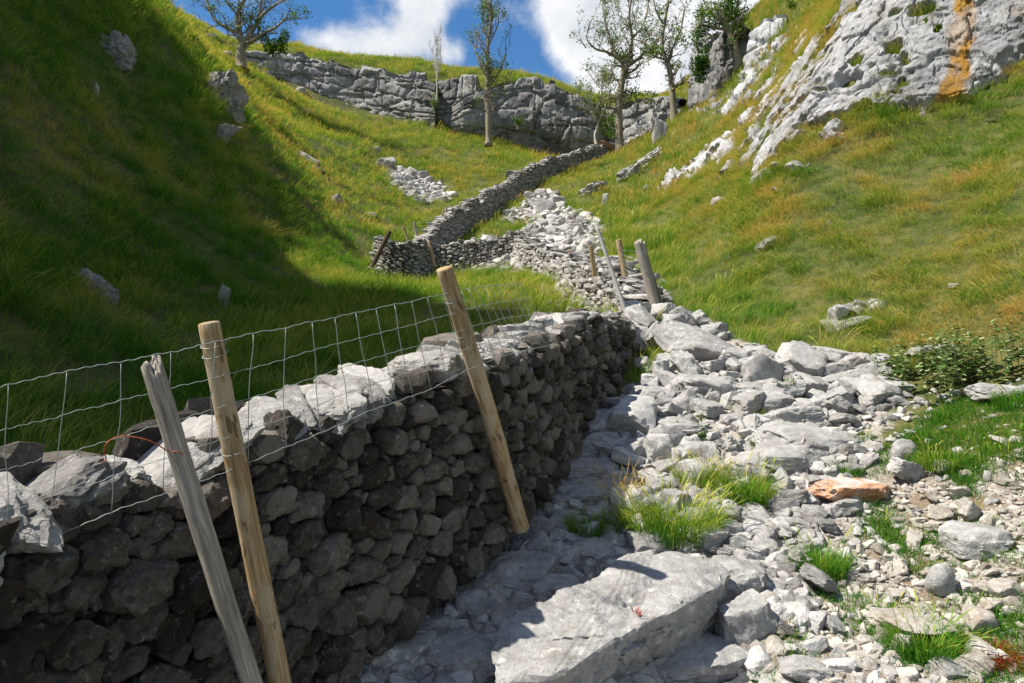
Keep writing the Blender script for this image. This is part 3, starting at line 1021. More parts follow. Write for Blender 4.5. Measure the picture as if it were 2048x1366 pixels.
def face_stones(r, at, s0, s1, hfun, zbase, side, half, mean_w, mean_h, level, batter=0.13, relax=3, dep=0.5, p=14, rough=0.05, gap=0.006):
    """rows of irregular stones fitted to each other over one face of a wall; yields (verts, faces, centre, tint)"""
    L_ = s1 - s0
    hm = max(hfun(s) for s in np.linspace(s0, s1, 30))
    asp = mean_w / mean_h
    Hs = hm * asp
    A = np.zeros((0, 2))
    rads = np.zeros(0)
    for frac, (ra, rb) in ((1.2, (.72, 1.0)), (3.5, (.5, .72)), (8, (.36, .5)), (14, (.24, .36))):
        m_ = int(L_ * Hs / (math.pi * (mean_w * .5) ** 2) * frac)
        cs = np.stack([s0 - .1 + (L_ + .2) * r.random(m_), -0.05 + (Hs + .1) * r.random(m_)], 1)
        cr_ = mean_w * r.uniform(ra, rb, m_)
        for q_, rr_ in zip(cs, cr_):
            near_ = np.abs(A[:, 0] - q_[0]) < mean_w * 2.1
            if ((A[near_] - q_) ** 2).sum(1).__lt__((0.84 * (rads[near_] + rr_)) ** 2).any():
                continue
            A = np.concatenate([A, q_[None]])
            rads = np.append(rads, rr_)
    order = np.argsort(A[:, 0])
    A, rads = A[order], rads[order]
    xsA = A[:, 0]
    out = []
    rad = mean_w * 2.6
    for k in range(len(A)):
        s, h = A[k, 0], A[k, 1] / asp
        if h > hfun(s) or h < -0.05:
            continue
        lo, hi = np.searchsorted(xsA, s - rad), np.searchsorted(xsA, s + rad)
        dv = A[lo:hi] - A[k]
        rj = rads[lo:hi]
        dd = np.hypot(dv[:, 0], dv[:, 1])
        ok = (dd > 1e-6) & (dd < rad)
        dv, dd, rj = dv[ok], dd[ok], rj[ok]
        o = np.argsort(dd - rj)[:14]
        dv, dd, rj = dv[o], dd[o], rj[o]
        off_ = (dd * dd + rads[k] ** 2 - rj ** 2) / (2 * dd)
        tw_ = r.normal() * 0.2
        N2 = dv / dd[:, None]
        N2 = N2 + np.stack([-N2[:, 1], N2[:, 0]], 1) * (tw_ + r.normal(size=len(N2)) * .12)[:, None]
        N2 /= np.linalg.norm(N2, axis=1, keepdims=True)
        Nw = N2 * np.array((1, asp))
        ln = np.hypot(Nw[:, 0], Nw[:, 1])
        Hh = off_ / ln * r.uniform(0.90, 1.03) - gap * r.uniform(0.0, 2.2, len(ln))
        Nw = Nw / ln[:, None]
        N3 = np.stack([Nw[:, 0], r.normal(size=len(ln)) * 0.22 + .08, Nw[:, 1]], 1)
        sz = rads[k] * 1.7
        fp = np.array([[r.normal() * 0.34, 1, r.normal() * 0.34 + 0.1], [r.normal() * .5, 1, r.normal() * .5], [r.normal() * .6, 1, r.normal() * .6], [0, -1, 0]])
        fh = np.array([sz * dep * r.uniform(.55, .95), sz * dep * r.uniform(.6, 1.05), sz * dep * r.uniform(.7, 1.1), sz * dep * .8])
        N3 = np.concatenate([N3, fp, np.array([[1, 0, 0], [-1, 0, 0], [0, 0, 1], [0, 0, -1.0]])])
        fh = np.concatenate([fh, np.array([mean_w * .95, mean_w * .95, mean_h * .95, mean_h * .95])])
        N3 /= np.linalg.norm(N3, axis=1, keepdims=True)
        Hh = np.concatenate([np.maximum(Hh, 0.012), fh])
        c, tg = at(s)
        lv = level(c[1]) if callable(level) else level
        v, f = polytope(N3, Hh, lv, p)
        q = v / sz
        if lv > 3:
            fh_, fe_, fi_ = facets(q * 2.6 + r.uniform(0, 50, 3), k)
            v = v * (1 + .20 * fh_ - .04 * np.exp(-(fe_ / .06) ** 2))[:, None]
        v = v * (1 + rough * fbm(q * 3.0 + r.uniform(0, 50, 3), 4 if lv > 3 else 3, k, 0.65) + rough * .6 * fbm(q * 6 + k, 2, 3, .5, True))[:, None]
        c, tg = at(s)
        nrm = np.array((tg[1], -tg[0])) * side
        zb = zbase(s)
        off = half - batter * h + r.normal() * sz * 0.13
        ctr = np.array((c[0] + nrm[0] * off, c[1] + nrm[1] * off, zb + h))
        Wd = np.stack([v[:, 0] * tg[0] + v[:, 1] * nrm[0], v[:, 0] * tg[1] + v[:, 1] * nrm[1], v[:, 2]], 1) + ctr
        # follow the slope of the wall
        sl = (zbase(s + 0.2) - zbase(s - 0.2)) / 0.4
        Wd[:, 2] += v[:, 0] * sl
        out.append((Wd, f, ctr, float(np.clip(r.normal(0.5, 0.25), 0, 1))))
    return out


def wall_core(name, parent, at, tot, half, hfun, zbase, batter=0.13, inset=0.07):
    n = int(tot / 0.25) + 2
    V = []
    for s in np.linspace(0.3, tot - 0.45, n):
        c, tg = at(s)
        nr = np.array((tg[1], -tg[0]))
        h = hfun(s)
        zb = zbase(s)
        for o, z in ((half - inset, -0.3), (half - inset - batter * h, h - inset), (-half + inset + batter * h, h - inset), (-half + inset, -0.3)):
            V.append((c[0] + nr[0] * o, c[1] + nr[1] * o, zb + z))
    f = []
    for i in range(n - 1):
        for k in range(3):
            f.append((i * 4 + k, i * 4 + k + 1, i * 4 + 5 + k, i * 4 + 4 + k))
    f.append((0, 1, 2, 3))
    f.append(((n - 1) * 4, (n - 1) * 4 + 3, (n - 1) * 4 + 2, (n - 1) * 4 + 1))
    return mesh_obj(name, V, f, M_CORE, parent, smooth=False)


# the near wall: points (x, y, z of the top) from the picture
near_top = [(-420, 1225, 1.45), (-200, 1085, 1.75), (0, 968, 2.12), (180, 912, 2.40), (330, 872, 2.66), (500, 812, 3.02), (640, 774, 3.38), (760, 738, 3.75), (888, 700, 4.28), (960, 688, 4.75),
            (1030, 668, 5.5), (1085, 640, 6.3), (1140, 626, 7.2), (1190, 616, 8.2), (1240, 622, 9.4), (1272, 645, 10.2)]
NT = np.array([W(*p) for p in near_top])
_c = NT.copy()
# centre line lies half a wall behind the face
_tg = np.gradient(_c[:, :2], axis=0)
_tg /= np.linalg.norm(_tg, axis=1, keepdims=True)
HALF = 0.36
_c[:, 0] += -_tg[:, 1] * (HALF - 0.16)
_c[:, 1] += _tg[:, 0] * (HALF - 0.16)
near_at, near_len = path_frame(_c)
WALL_H = 1.34


def near_h(s):
    return WALL_H - 0.17


def near_zb(s):
    return float(near_at(s)[0][2]) - WALL_H + 0.03


def build_near_wall():
    r = np.random.default_rng(42)
    mid, _ = near_at(near_len * 0.45)
    root = empty('dry_stone_wall', (mid[0], mid[1], near_zb(near_len * 0.45)), 'near dry stone wall running from the lower left corner up beside the scree', 'wall')
    wall_core('hearting', root, near_at, near_len, HALF, near_h, near_zb)
    front = face_stones(r, near_at, 0.0, near_len, near_h, near_zb, 1, HALF, 0.118, 0.082, lambda q: 4 if q < 3.6 else 3, gap=0.0035, rough=0.11, p=60, dep=0.62)
    back = face_stones(r, near_at, 0.0, near_len, near_h, near_zb, -1, HALF, 0.26, 0.18, 3, gap=0.006, rough=0.06)
    # the hundred stones that show largest are parts of their own, the rest one part
    big = []
    for i, (v, f, c, ti) in enumerate(front):
        px, py = proj(v)
        vis = (px.mean() > -40) & (px.mean() < 2048) & (py.mean() < 1380) & (v[:, 1].min() > 0.4)
        big.append(((px.max() - px.min()) * (py.max() - py.min()) if vis else 0, i))
    big.sort(reverse=True)
    pick = {i for _, i in big[:72]}
    rest = Heap()
    for i, (v, f, c, ti) in enumerate(front):
        if i in pick:
            h = Heap()
            h.add(v, f, ti)
            h.build('wall_stone', M_WALL, root, loc=c)
        else:
            rest.add(v, f, ti)
    for (v, f, c, ti) in back:
        rest.add(v, f, ti)
    o = rest.build('walling', M_WALL, root)
    o['kind'] = 'stuff'
    # coping: big pale blocks laid across the top, each one different
    s = 0.05
    k = 0
    while s < near_len - 0.2:
        ln = r.uniform(0.13, 0.33) * (1.3 if r.random() < 0.22 else 0.85)
        c, tg = near_at(s + ln / 2)
        z = c[2]
        hgt = r.uniform(0.13, 0.26)
        wd = r.uniform(0.46, 0.66)
        v, f = rock(r, (ln * 1.16, wd, hgt), 5, planes=14, rough=0.10, p=30, blocky=0.6, freq=1.8, chips=.15)
        v = v @ rotm(r.normal() * 0.2, r.normal() * 0.24, r.normal() * 0.25).T
        sl = (near_at(s + 0.5)[0][2] - near_at(s)[0][2]) / 0.5
        nr = np.array((tg[1], -tg[0]))
        oo = r.normal() * 0.04
        Wd = np.stack([v[:, 0] * tg[0] + (v[:, 1] - oo) * -nr[0] + c[0], v[:, 0] * tg[1] + (v[:, 1] - oo) * -nr[1] + c[1], v[:, 2] + v[:, 0] * sl + z - 0.145 + r.normal() * 0.014], 1)
        h = Heap()
        h.add(Wd, f, float(np.clip(r.normal(0.55, 0.2), 0, 1)))
        h.build('coping_stone', M_COPE, root, loc=Wd.mean(0))
        # small pinnings wedged under and between
        s += ln * 0.97
        k += 1


build_near_wall()


def far_wall(label, pts, height, half, mw, mh, seed, sides=(1, -1), level=2, mat=M_FARWALL, sink=0.15, hvar=0.12, tumble=0.0, cat='wall'):
    """pts: world x, y of the centre line; sits on the ground"""
    r = np.random.default_rng(seed)
    at, tot = path_frame(np.asarray(pts, float))

    def hf(s):
        return height(s / tot) * (1 + hvar * float(vnoise(np.array([[s * 0.8, seed, 0.0]]), seed)[0]))

    def zb(s):
        c, _ = at(s)
        return float(ground(c[0], c[1])) - sink
    m_, _ = at(tot / 2)
    root = empty('dry_stone_wall', (m_[0], m_[1], zb(tot / 2)), label, cat)
    wall_core('hearting', root, at, tot, half, hf, zb)
    H = Heap()
    for sd in sides:
        for (v, f, c, ti) in face_stones(r, at, 0, tot, hf, zb, sd, half, mw, mh, level, p=40, rough=0.07, gap=0.006):
            H.add(v, f, ti)
    H.build('walling', mat, root, smooth=level > 2)
    C = Heap()
    s = 0.0
    while s < tot:
        ln = r.uniform(0.7, 1.5) * mw
        c, tg = at(s)
        wd = half * 2 * r.uniform(0.5, 1.0)
        v, f = rock(r, (ln * 1.2, wd, mh * r.uniform(0.9, 1.9)), 2 if level < 3 else 3, planes=10, rough=0.07)
        v = v @ rotm(r.normal() * 0.25, r.normal() * 0.2, math.atan2(tg[1], tg[0]) + r.normal() * 0.3).T
        v = v + np.array((c[0], c[1], zb(s) + hf(s) + mh * 0.15))
        C.add(v, f, float(np.clip(r.normal(0.55, 0.25), 0, 1)))
        s += ln * 0.8
    C.build('coping', M_COPE, root)
    return root


def gp(px, d):
    return ((px - 1024) / F * d, d)


far_wall('tumbled pale wall end with rubble top behind the leaning posts', [gp(1290, 11.7), gp(1290, 12.4), gp(1255, 13.6), gp(1195, 15.8), gp(1130, 19.5), gp(1078, 23.5), gp(1046, 27.2)],
         lambda t: 0.5 + 0.32 * min(1, t * 7) + 0.08 * math.sin(t * 9), 0.42, 0.17, 0.095, 61, level=2, mat=M_COPE, hvar=0.2)
far_wall('low grey wall crossing the valley floor below the small green terrace', [gp(1042, 27.2), gp(980, 27.6), gp(900, 27.6), gp(850, 27.6)],
         lambda t: 1.15, 0.35, 0.155, 0.075, 62)
far_wall('long grey wall climbing from the valley corner to the broken stump', [gp(760, 26.0), gp(778, 25.6), gp(810, 25.8), gp(845, 27.0), gp(872, 29.5), gp(905, 32.0), gp(960, 36), gp(1020, 40.5), gp(1080, 45), gp(1140, 49.5), gp(1190, 53), gp(1226, 55)],
         lambda t: 1.55 - 0.35 * t, 0.38, 0.165, 0.08, 63)
far_wall('ruined wall remnant climbing beyond the stump towards the pale cliff', [gp(1252, 55.5), gp(1290, 55), gp(1330, 54), gp(1352, 52)], lambda t: 0.8, 0.35, 0.32, 0.2, 64)

# ------------------------------------------------------------------ fences


def spin_post(r, top, bot, rad, sides=18, rings=40, split=0.0, taper=0.92):
    """a post standing from bot to top: verts in local axes (z along the post) and its frame"""
    ln = np.linalg.norm(top - bot)
    z = np.linspace(0, ln, rings)
    a = np.arange(sides) / sides * 2 * math.pi
    Z, A = np.meshgrid(z, a, indexing='ij')
    rr = rad * np.interp(Z, [0, ln], [1.0, taper])
    q = np.stack([np.cos(A) * 1.3, np.sin(A) * 1.3, Z * 2.2], -1)
    seed = int(r.integers(1000))
    rr = rr * (1 + 0.05 * fbm(q, 3, seed) + 0.02 * vnoise(q * np.array((6, 6, 5)), seed + 1))
    if split:
        rr = rr * (1 + split * fbm(np.stack([np.cos(A) * 2.6, np.sin(A) * 2.6, Z * 0.9], -1), 3, seed + 4, 0.6, True))
    bend = 0.012 * np.sin(Z * 2.1 + seed)
    V = np.stack([np.cos(A) * rr + bend, np.sin(A) * rr, Z], -1)
    if split:
        # ragged splintered top
        rag = 0.05 * vnoise(np.stack([np.cos(a) * 3, np.sin(a) * 3, a * 0 + 2], -1), seed + 7)
        V[-6:, :, 2] += rag[None, :] * np.linspace(0, 1, 6)[:, None]
    V = V.reshape(-1, 3)
    i = np.arange(rings - 1)[:, None] * sides
    j = np.arange(sides)[None, :]
    k = (j + 1) % sides
    f = np.stack([i + j, i + k, i + sides + k, i + sides + j], -1).reshape(-1, 4)
    # chamfered sawn top
    e = (rings - 1) * sides
    ring2 = V[e:] * np.array((0.9, 0.9, 1)) + np.array((0, 0, 0.006))
    ring3 = V[e:] * np.array((0.45, 0.45, 1)) + np.array((0, 0, 0.009))
    n0 = len(V)
    ct = V[e:].mean(0) + np.array((0, 0, 0.008))
    V = np.concatenate([V, ring2, ring3, [ct]])
    jj = np.arange(sides)
    kk = (jj + 1) % sides
    f = np.concatenate([f, np.stack([e + jj, e + kk, n0 + kk, n0 + jj], 1), np.stack([n0 + jj, n0 + kk, n0 + sides + kk, n0 + sides + jj], 1)])
    tri = np.stack([n0 + sides + jj, n0 + sides + kk, np.full(sides, len(V) - 1)], 1)
    F_ = np.concatenate([quads_clean(f), tri])
    ax = Vector(top - bot).normalized().to_track_quat('Z', 'Y')
    return V, F_, ax


def post(name, parent, top, bot, rad, mat, r, split=0.0, label=None, sides=18, rings=40, flat=1.0, taper=0.92, yaw=0.0):
    top = np.asarray(top, float)
    bot = np.asarray(bot, float)
    V, F_, q = spin_post(r, top, bot, rad, sides, rings, split, taper)
    V = V * np.array((1, flat, 1))
    o = mesh_obj(name, V, F_, mat, None, True, {'tint': np.full(len(V), 0.5)})
    o.rotation_mode = 'QUATERNION'
    from mathutils import Quaternion
    o.rotation_quaternion = q @ Quaternion((0, 0, 1), yaw)
    if parent is not None:
        o.parent = parent
        o.location = Vector(bot) - parent.location
    else:
        o.location = Vector(bot)
    if label:
        o['label'] = label
    return o


r = np.random.default_rng(77)
fx = W(720, 1300, 2.7)
near_fence = empty('wire_fence', (fx[0], fx[1], -1.7), 'leaning wire mesh fence with wooden posts in front of the near wall', 'fence')
pA = (W(419, 648, 2.55), W(566, 1400, 2.72))
pB = (W(304, 733, 2.36), W(512, 1400, 2.50))
pC = (W(889, 538, 4.00), W(1044, 1058, 4.60))
post('fence_post', near_fence, pA[0], pA[1], 0.043, M_POST, r, label='peeled yellow brown round post in the foreground')
post('fence_post', near_fence, pB[0], pB[1], 0.034, M_GREYWOOD, r, split=0.26, label='weathered grey splintered post', taper=0.9)
post('fence_post', near_fence, pC[0], pC[1], 0.055, M_POST, r, label='tall round post standing where the wall meets the rubble')

# the netting: upper and lower wire as picture points, the plane leans with the posts
top_w = [(-160, 808, 1.92), (0, 773, 2.05), (150, 741, 2.20), (288, 716, 2.34), (430, 684, 2.50), (580, 653, 2.78), (700, 628, 3.15), (820, 603, 3.60), (896, 586, 3.98), (970, 573, 4.7), (1042, 566, 5.6)]
bot_w = [(-130, 1150, 1.95), (0, 1110, 2.05), (110, 1071, 2.20), (270, 1008, 2.34), (420, 955, 2.52), (580, 892, 2.78), (740, 822, 3.15), (860, 778, 3.60), (945, 735, 4.02), (1030, 706, 4.7), (1110, 688, 5.6)]
NW, NV = 5, 24
tp = smooth_path([W(*p) for p in top_w], 160)
bt = smooth_path([W(*p) for p in bot_w], 160)
netH = Heap()
fr = [0, .26, .5, .75, 1.0]
jit = np.random.default_rng(5)
for k, u in enumerate(fr):
    p = tp * (1 - u) + bt * u
    w_ = np.arange(160)
    p = p + np.stack([0 * w_, 0 * w_, 0.004 * vnoise(np.stack([w_ * 0.18, w_ * 0 + k * 9, w_ * 0], 1), 3) + 0.0022 * np.sin(w_ * 1.9 + k)], 1)
    v, f = ttube(p, np.linspace(0.0011, 0.0024, 160) * (1.0 if k in (0, 4) else 0.82), 5)
    netH.add(v, f)
seg = np.concatenate([[0], np.cumsum(np.linalg.norm(np.diff(tp, axis=0), axis=1))])
for s in np.arange(0.05, seg[-1], 0.158):
    i = np.interp(s, seg, np.arange(160))
    a = np.array([np.interp(i, np.arange(160), tp[:, k]) for k in range(3)])
    b_ = np.array([np.interp(min(i + jit.normal() * 0.5, 159), np.arange(160), bt[:, k]) for k in range(3)])
    us = np.linspace(0, 1, 13)
    p = a[None] * (1 - us)[:, None] + b_[None] * us[:, None]
    p = p + 0.010 * np.stack([vnoise(np.stack([us * 3, us * 0 + s * 7, us * 0], 1), 8), vnoise(np.stack([us * 3, us * 0 + s * 7, us * 0 + 5], 1), 8), us * 0], 1) * np.sin(us * math.pi)[:, None]
    v, f = ttube(p, 0.0011 + 0.0012 * i / 160, 5)
    netH.add(v, f)
# two wraps of wire round each round post
for (tpt, bpt, rad, us) in ((pA[0], pA[1], 0.046, (0.05, .075, .32)), (pC[0], pC[1], 0.058, (0.1, 0.22, 0.235))):
    ax = (bpt - tpt)
    axn = ax / np.linalg.norm(ax)
    e1 = np.cross(axn, (0, 1, 0))
    e1 /= np.linalg.norm(e1)
    e2 = np.cross(axn, e1)
    for u in us:
        a = np.linspace(0, 2 * math.pi, 22)
        p = (tpt + ax * u)[None] + rad * (np.cos(a)[:, None] * e1 + np.sin(a)[:, None] * e2) + axn * 0.012 * np.sin(a)[:, None]
        v, f = ttube(p, 0.0016, 5, cap=False)
        netH.add(v, f)
netH.build('wire_netting', M_WIRE, near_fence)
# the faded twine tied to the grey post
tw = Heap()
for pts in ([(208, 905, 2.30), (215, 885, 2.26), (245, 872, 2.27), (300, 882, 2.30), (340, 905, 2.36), (362, 912, 2.36)], [(338, 908, 2.40), (350, 903, 2.34), (366, 909, 2.36), (352, 916, 2.36), (340, 909, 2.37)], [(208, 905, 2.3), (212, 918, 2.31), (205, 925, 2.3)]):
    v, f = ttube(smooth_path([W(*p) for p in pts], 30), 0.0024, 6)
    tw.add(v, f)
o = tw.build('twine', M_TWINE, near_fence)
o['label'] = 'orange twine tied round the grey post'

# fence by the tumbled wall end
g0 = W(1300, 640, 11.2)
fence2 = empty('wire_fence', (g0[0], g0[1], float(ground(g0[0], g0[1]))), 'group of leaning posts and wire where the near wall ends', 'fence')
post('fence_post', fence2, W(1194, 456, 10.6), W(1264, 660, 10.5), 0.085, M_PLANK, r, flat=0.4, label='silver grey plank post', sides=12, yaw=0.1)
post('fence_post', fence2, W(1276, 484, 11.0), W(1326, 670, 11.0), 0.072, M_GREYWOOD, r, split=0.10)
post('fence_post', fence2, W(1286, 488, 11.15), W(1328, 655, 11.1), 0.038, M_GREYWOOD, r, split=0.12)
post('fence_post', fence2, W(1302, 548, 11.4), W(1332, 650, 11.4), 0.045, M_DARKWOOD, r, split=0.25, label='dark broken post')
post('fence_post', fence2, W(1237, 480, 13.2), W(1254, 575, 13.2), 0.062, M_POST, r)
post('fence_post', fence2, W(1181, 492, 14.5), W(1190, 560, 14.6), 0.055, M_POST, r)
w2 = Heap()
for k in range(7):
    u = k / 6
    p = [W(1240 + 6 * u, 500 + 50 * u, 13.1), W(1281 + 26 * u, 505 + 105 * u, 10.95), W(1300 + 25 * u, 520 + 100 * u, 11.3), W(1296 + 20 * u, 560 + 60 * u, 12.2)]
    v, f = ttube(smooth_path(p, 16), 0.0022, 5)
    w2.add(v, f)
for k in range(6):
    x = 1283 + k * 5
    v, f = ttube(smooth_path([W(x + 4, 515 + 6 * k, 11.0), W(x + 16, 570 + 4 * k, 11.02), W(x + 28, 612, 11.1)], 10), 0.002, 5)
    w2.add(v, f)
w2.build('wire_netting', M_WIRE, fence2)

# low stakes standing behind the walls: one fence per run
def stake_run(label, lst, rad, mats, seed, wire=True):
    r_ = np.random.default_rng(seed)
    a = W(lst[0][2], lst[0][3], lst[0][4])
    root = empty('wire_fence', (a[0], a[1], float(ground(a[0], a[1]))), label, 'fence')
    tops = []
    for i, (x0, y0, x1, y1, d) in enumerate(lst):
        t_, b_ = W(x0, y0, d), W(x1, y1, d)
        b_ = b_ + (b_ - t_) * 0.9
        post('fence_post', root, t_, b_, rad, mats[i % len(mats)], r_, sides=10, rings=14)
        tops.append(t_ * 0.85 + b_ * 0.15)
    if wire:
        h = Heap()
        for k in (0, 0.25, .5):
            v, f = ttube(np.array(tops) - np.array((0, 0, k)), 0.003, 4)
            h.add(v, f)
        h.build('fence_wire', M_WIRE, root)


stake_run('run of short stakes behind the tumbled wall end', [(1042, 498, 1060, 532, 25), (1058, 502, 1078, 534, 23), (1104, 503, 1124, 532, 20), (1096, 512, 1108, 530, 21), (1136, 500, 1150, 522, 18.5)], 0.055, [M_POST], 31)
stake_run('row of leaning stakes along the far side of the climbing wall', [(806, 453, 812, 470, 26.6), (828, 444, 832, 462, 27.5), (888, 420, 880, 445, 30.5), (892, 416, 893, 440, 31.3), (922, 405, 916, 424, 33), (945, 393, 943, 410, 35), (984, 376, 980, 392, 38), (1018, 354, 1014, 370, 41)], 0.055, [M_POST, M_GREYWOOD], 32)
ob = post('fence_post', None, W(780, 462, 24.6), W(744, 535, 24.6), 0.085, M_DARKWOOD, r, sides=12, rings=20)
tag(ob, 'thick dark post leaning right against the corner of the far wall', 'post')
ob = post('fence_post', None, W(858, 483, 26.6), W(870, 535, 26.6), 0.075, M_POST, r, sides=12, rings=20)
tag(ob, 'brown post leaning left in front of the low cross wall', 'post')

# ------------------------------------------------------------------ loose rocks
TAKEN = []                                   # footprints (x, y, radius) already used by hand placed rocks


def place_rock(name, px, py, w, h, label, seed, depth_ratio=0.8, mat=M_STONE, level=5, tilt=(0, 0), yaw=0, sink=0.25, cat='rock', group=None, planes=13, rough=0.07, blocky=0.5, tint=0.5, p=26, N=None, Hh=None, chips=None):
    """px, py: centre of the visible rock, w, h its size in picture pixels"""
    r_ = np.random.default_rng(seed)
    base = on_ground(px, py + h * 0.40)
    d = base[1]
    sx, sz = w / F * d, h / F * d
    sy = sx * depth_ratio
    sz = sz * (1 + sink) - min(0.25 * sy, sz * 0.3)
    v, f = rock(r_, (sx, sy, max(sz, 0.25 * sx)), (4 if level == 5 and w < 110 and chips is None else level), planes, rough, p, blocky, N=N, Hh=Hh, chips=chips)
    v = v @ rotm(tilt[0], tilt[1], yaw).T
    c = np.array((base[0], base[1] + sy * 0.28, base[2] + (v[:, 2].max() - v[:, 2].min()) * (0.5 - sink)))
    h_ = Heap()
    h_.add(v + c, f, tint)
    o = h_.build(name, mat, None, loc=c)
    TAKEN.append((c[0], c[1], sx * 0.42))
    return tag(o, label, cat, group)




def big_boulder():
    top = [(958, 1318, 3.42), (1000, 1268, 3.62), (1090, 1238, 3.9), (1170, 1190, 4.12), (1250, 1128, 4.42), (1350, 1120, 4.5), (1440, 1138, 4.45), (1472, 1165, 4.32), (1440, 1196, 4.12), (1345, 1232, 3.85), (1240, 1300, 3.46), (1110, 1385, 3.16), (975, 1385, 3.18)]
    T = np.array([W(*p) for p in top])
    T[:, 2] += 0.07
    T = np.concatenate([T, [W(1300, 1190, 4.0) + np.array((0, 0, .05))]])
    c = T.mean(0)
    low = c + (T - c) * np.array((0.95, 0.97, 1)) + np.array((-0.02, 0.0, -0.20))
    bot = c + (T - c) * np.array((0.74, 0.8, 1)) + np.array((-0.12, 0.06, -0.55))
    bm = bmesh.new()
    for q in np.concatenate([T, low, bot]):
        bm.verts.new(q)
    bmesh.ops.convex_hull(bm, input=bm.verts)
    ctr = c + np.array((-.05, .03, -0.22))
    bm.normal_update()
    N, H = [], []
    for fc in bm.faces:
        n = np.array(fc.normal)
        h = float(n @ (np.array(fc.verts[0].co) - ctr))
        if h < 0:
            n, h = -n, -h
        N.append(n)
        H.append(max(h, .02))
    bm.free()
    v, f = ico(6)
    # stretch the directions so the flat slab is evenly covered
    dirs = v * np.array((1, .8, .42))
    dirs /= np.linalg.norm(dirs, axis=1, keepdims=True)
    N, H = np.array(N), np.array(H)
    t_ = np.clip(dirs @ N.T / H, 0, None)
    m_ = t_.max(1, keepdims=True)
    rr = 1 / (m_[:, 0] * ((t_ / m_) ** 40).sum(1) ** (1 / 40))
    P_ = dirs * rr[:, None]
    h1, e1, i1 = facets(P_ * 3.4 + .12 * fbm(P_ * 6, 2, 3)[:, None], 61)
    h2, e2, i2 = facets(P_ * 9 + .12 * fbm(P_ * 14, 2, 3)[:, None], 62)
    side = sstep(0.75, 0.3, dirs[:, 2] / np.maximum(1e-3, np.linalg.norm(dirs, axis=1)) * 0 + (P_[:, 2] > .1) * 1.0)
    dsp = 0.030 * h1 * (0.5 + side) + 0.016 * h2 * (0.5 + side) + 0.10 * fbm(P_ * 1.7, 6, 64, .58) + .02 * fbm(P_ * 5, 3, 66, .5, True) - 0.014 * np.exp(-(e1 / .04) ** 2)
    # long shallow cracks along the bedding
    dsp = dsp - 0.02 * np.exp(-((vnoise(np.stack([P_[:, 0] * 1.2, P_[:, 1] * 3.0, P_[:, 2] * 6], 1), 65)) / .05) ** 2)
    P_ = P_ + dirs * dsp[:, None] + ctr
    hp = Heap()
    hp.add(P_, f, .5)
    o = hp.build('boulder', M_STONE, None, loc=ctr)
    TAKEN.append((ctr[0], ctr[1], .62))
    return tag(o, 'huge pale boulder with a flat sloping top in the bottom foreground', 'rock')


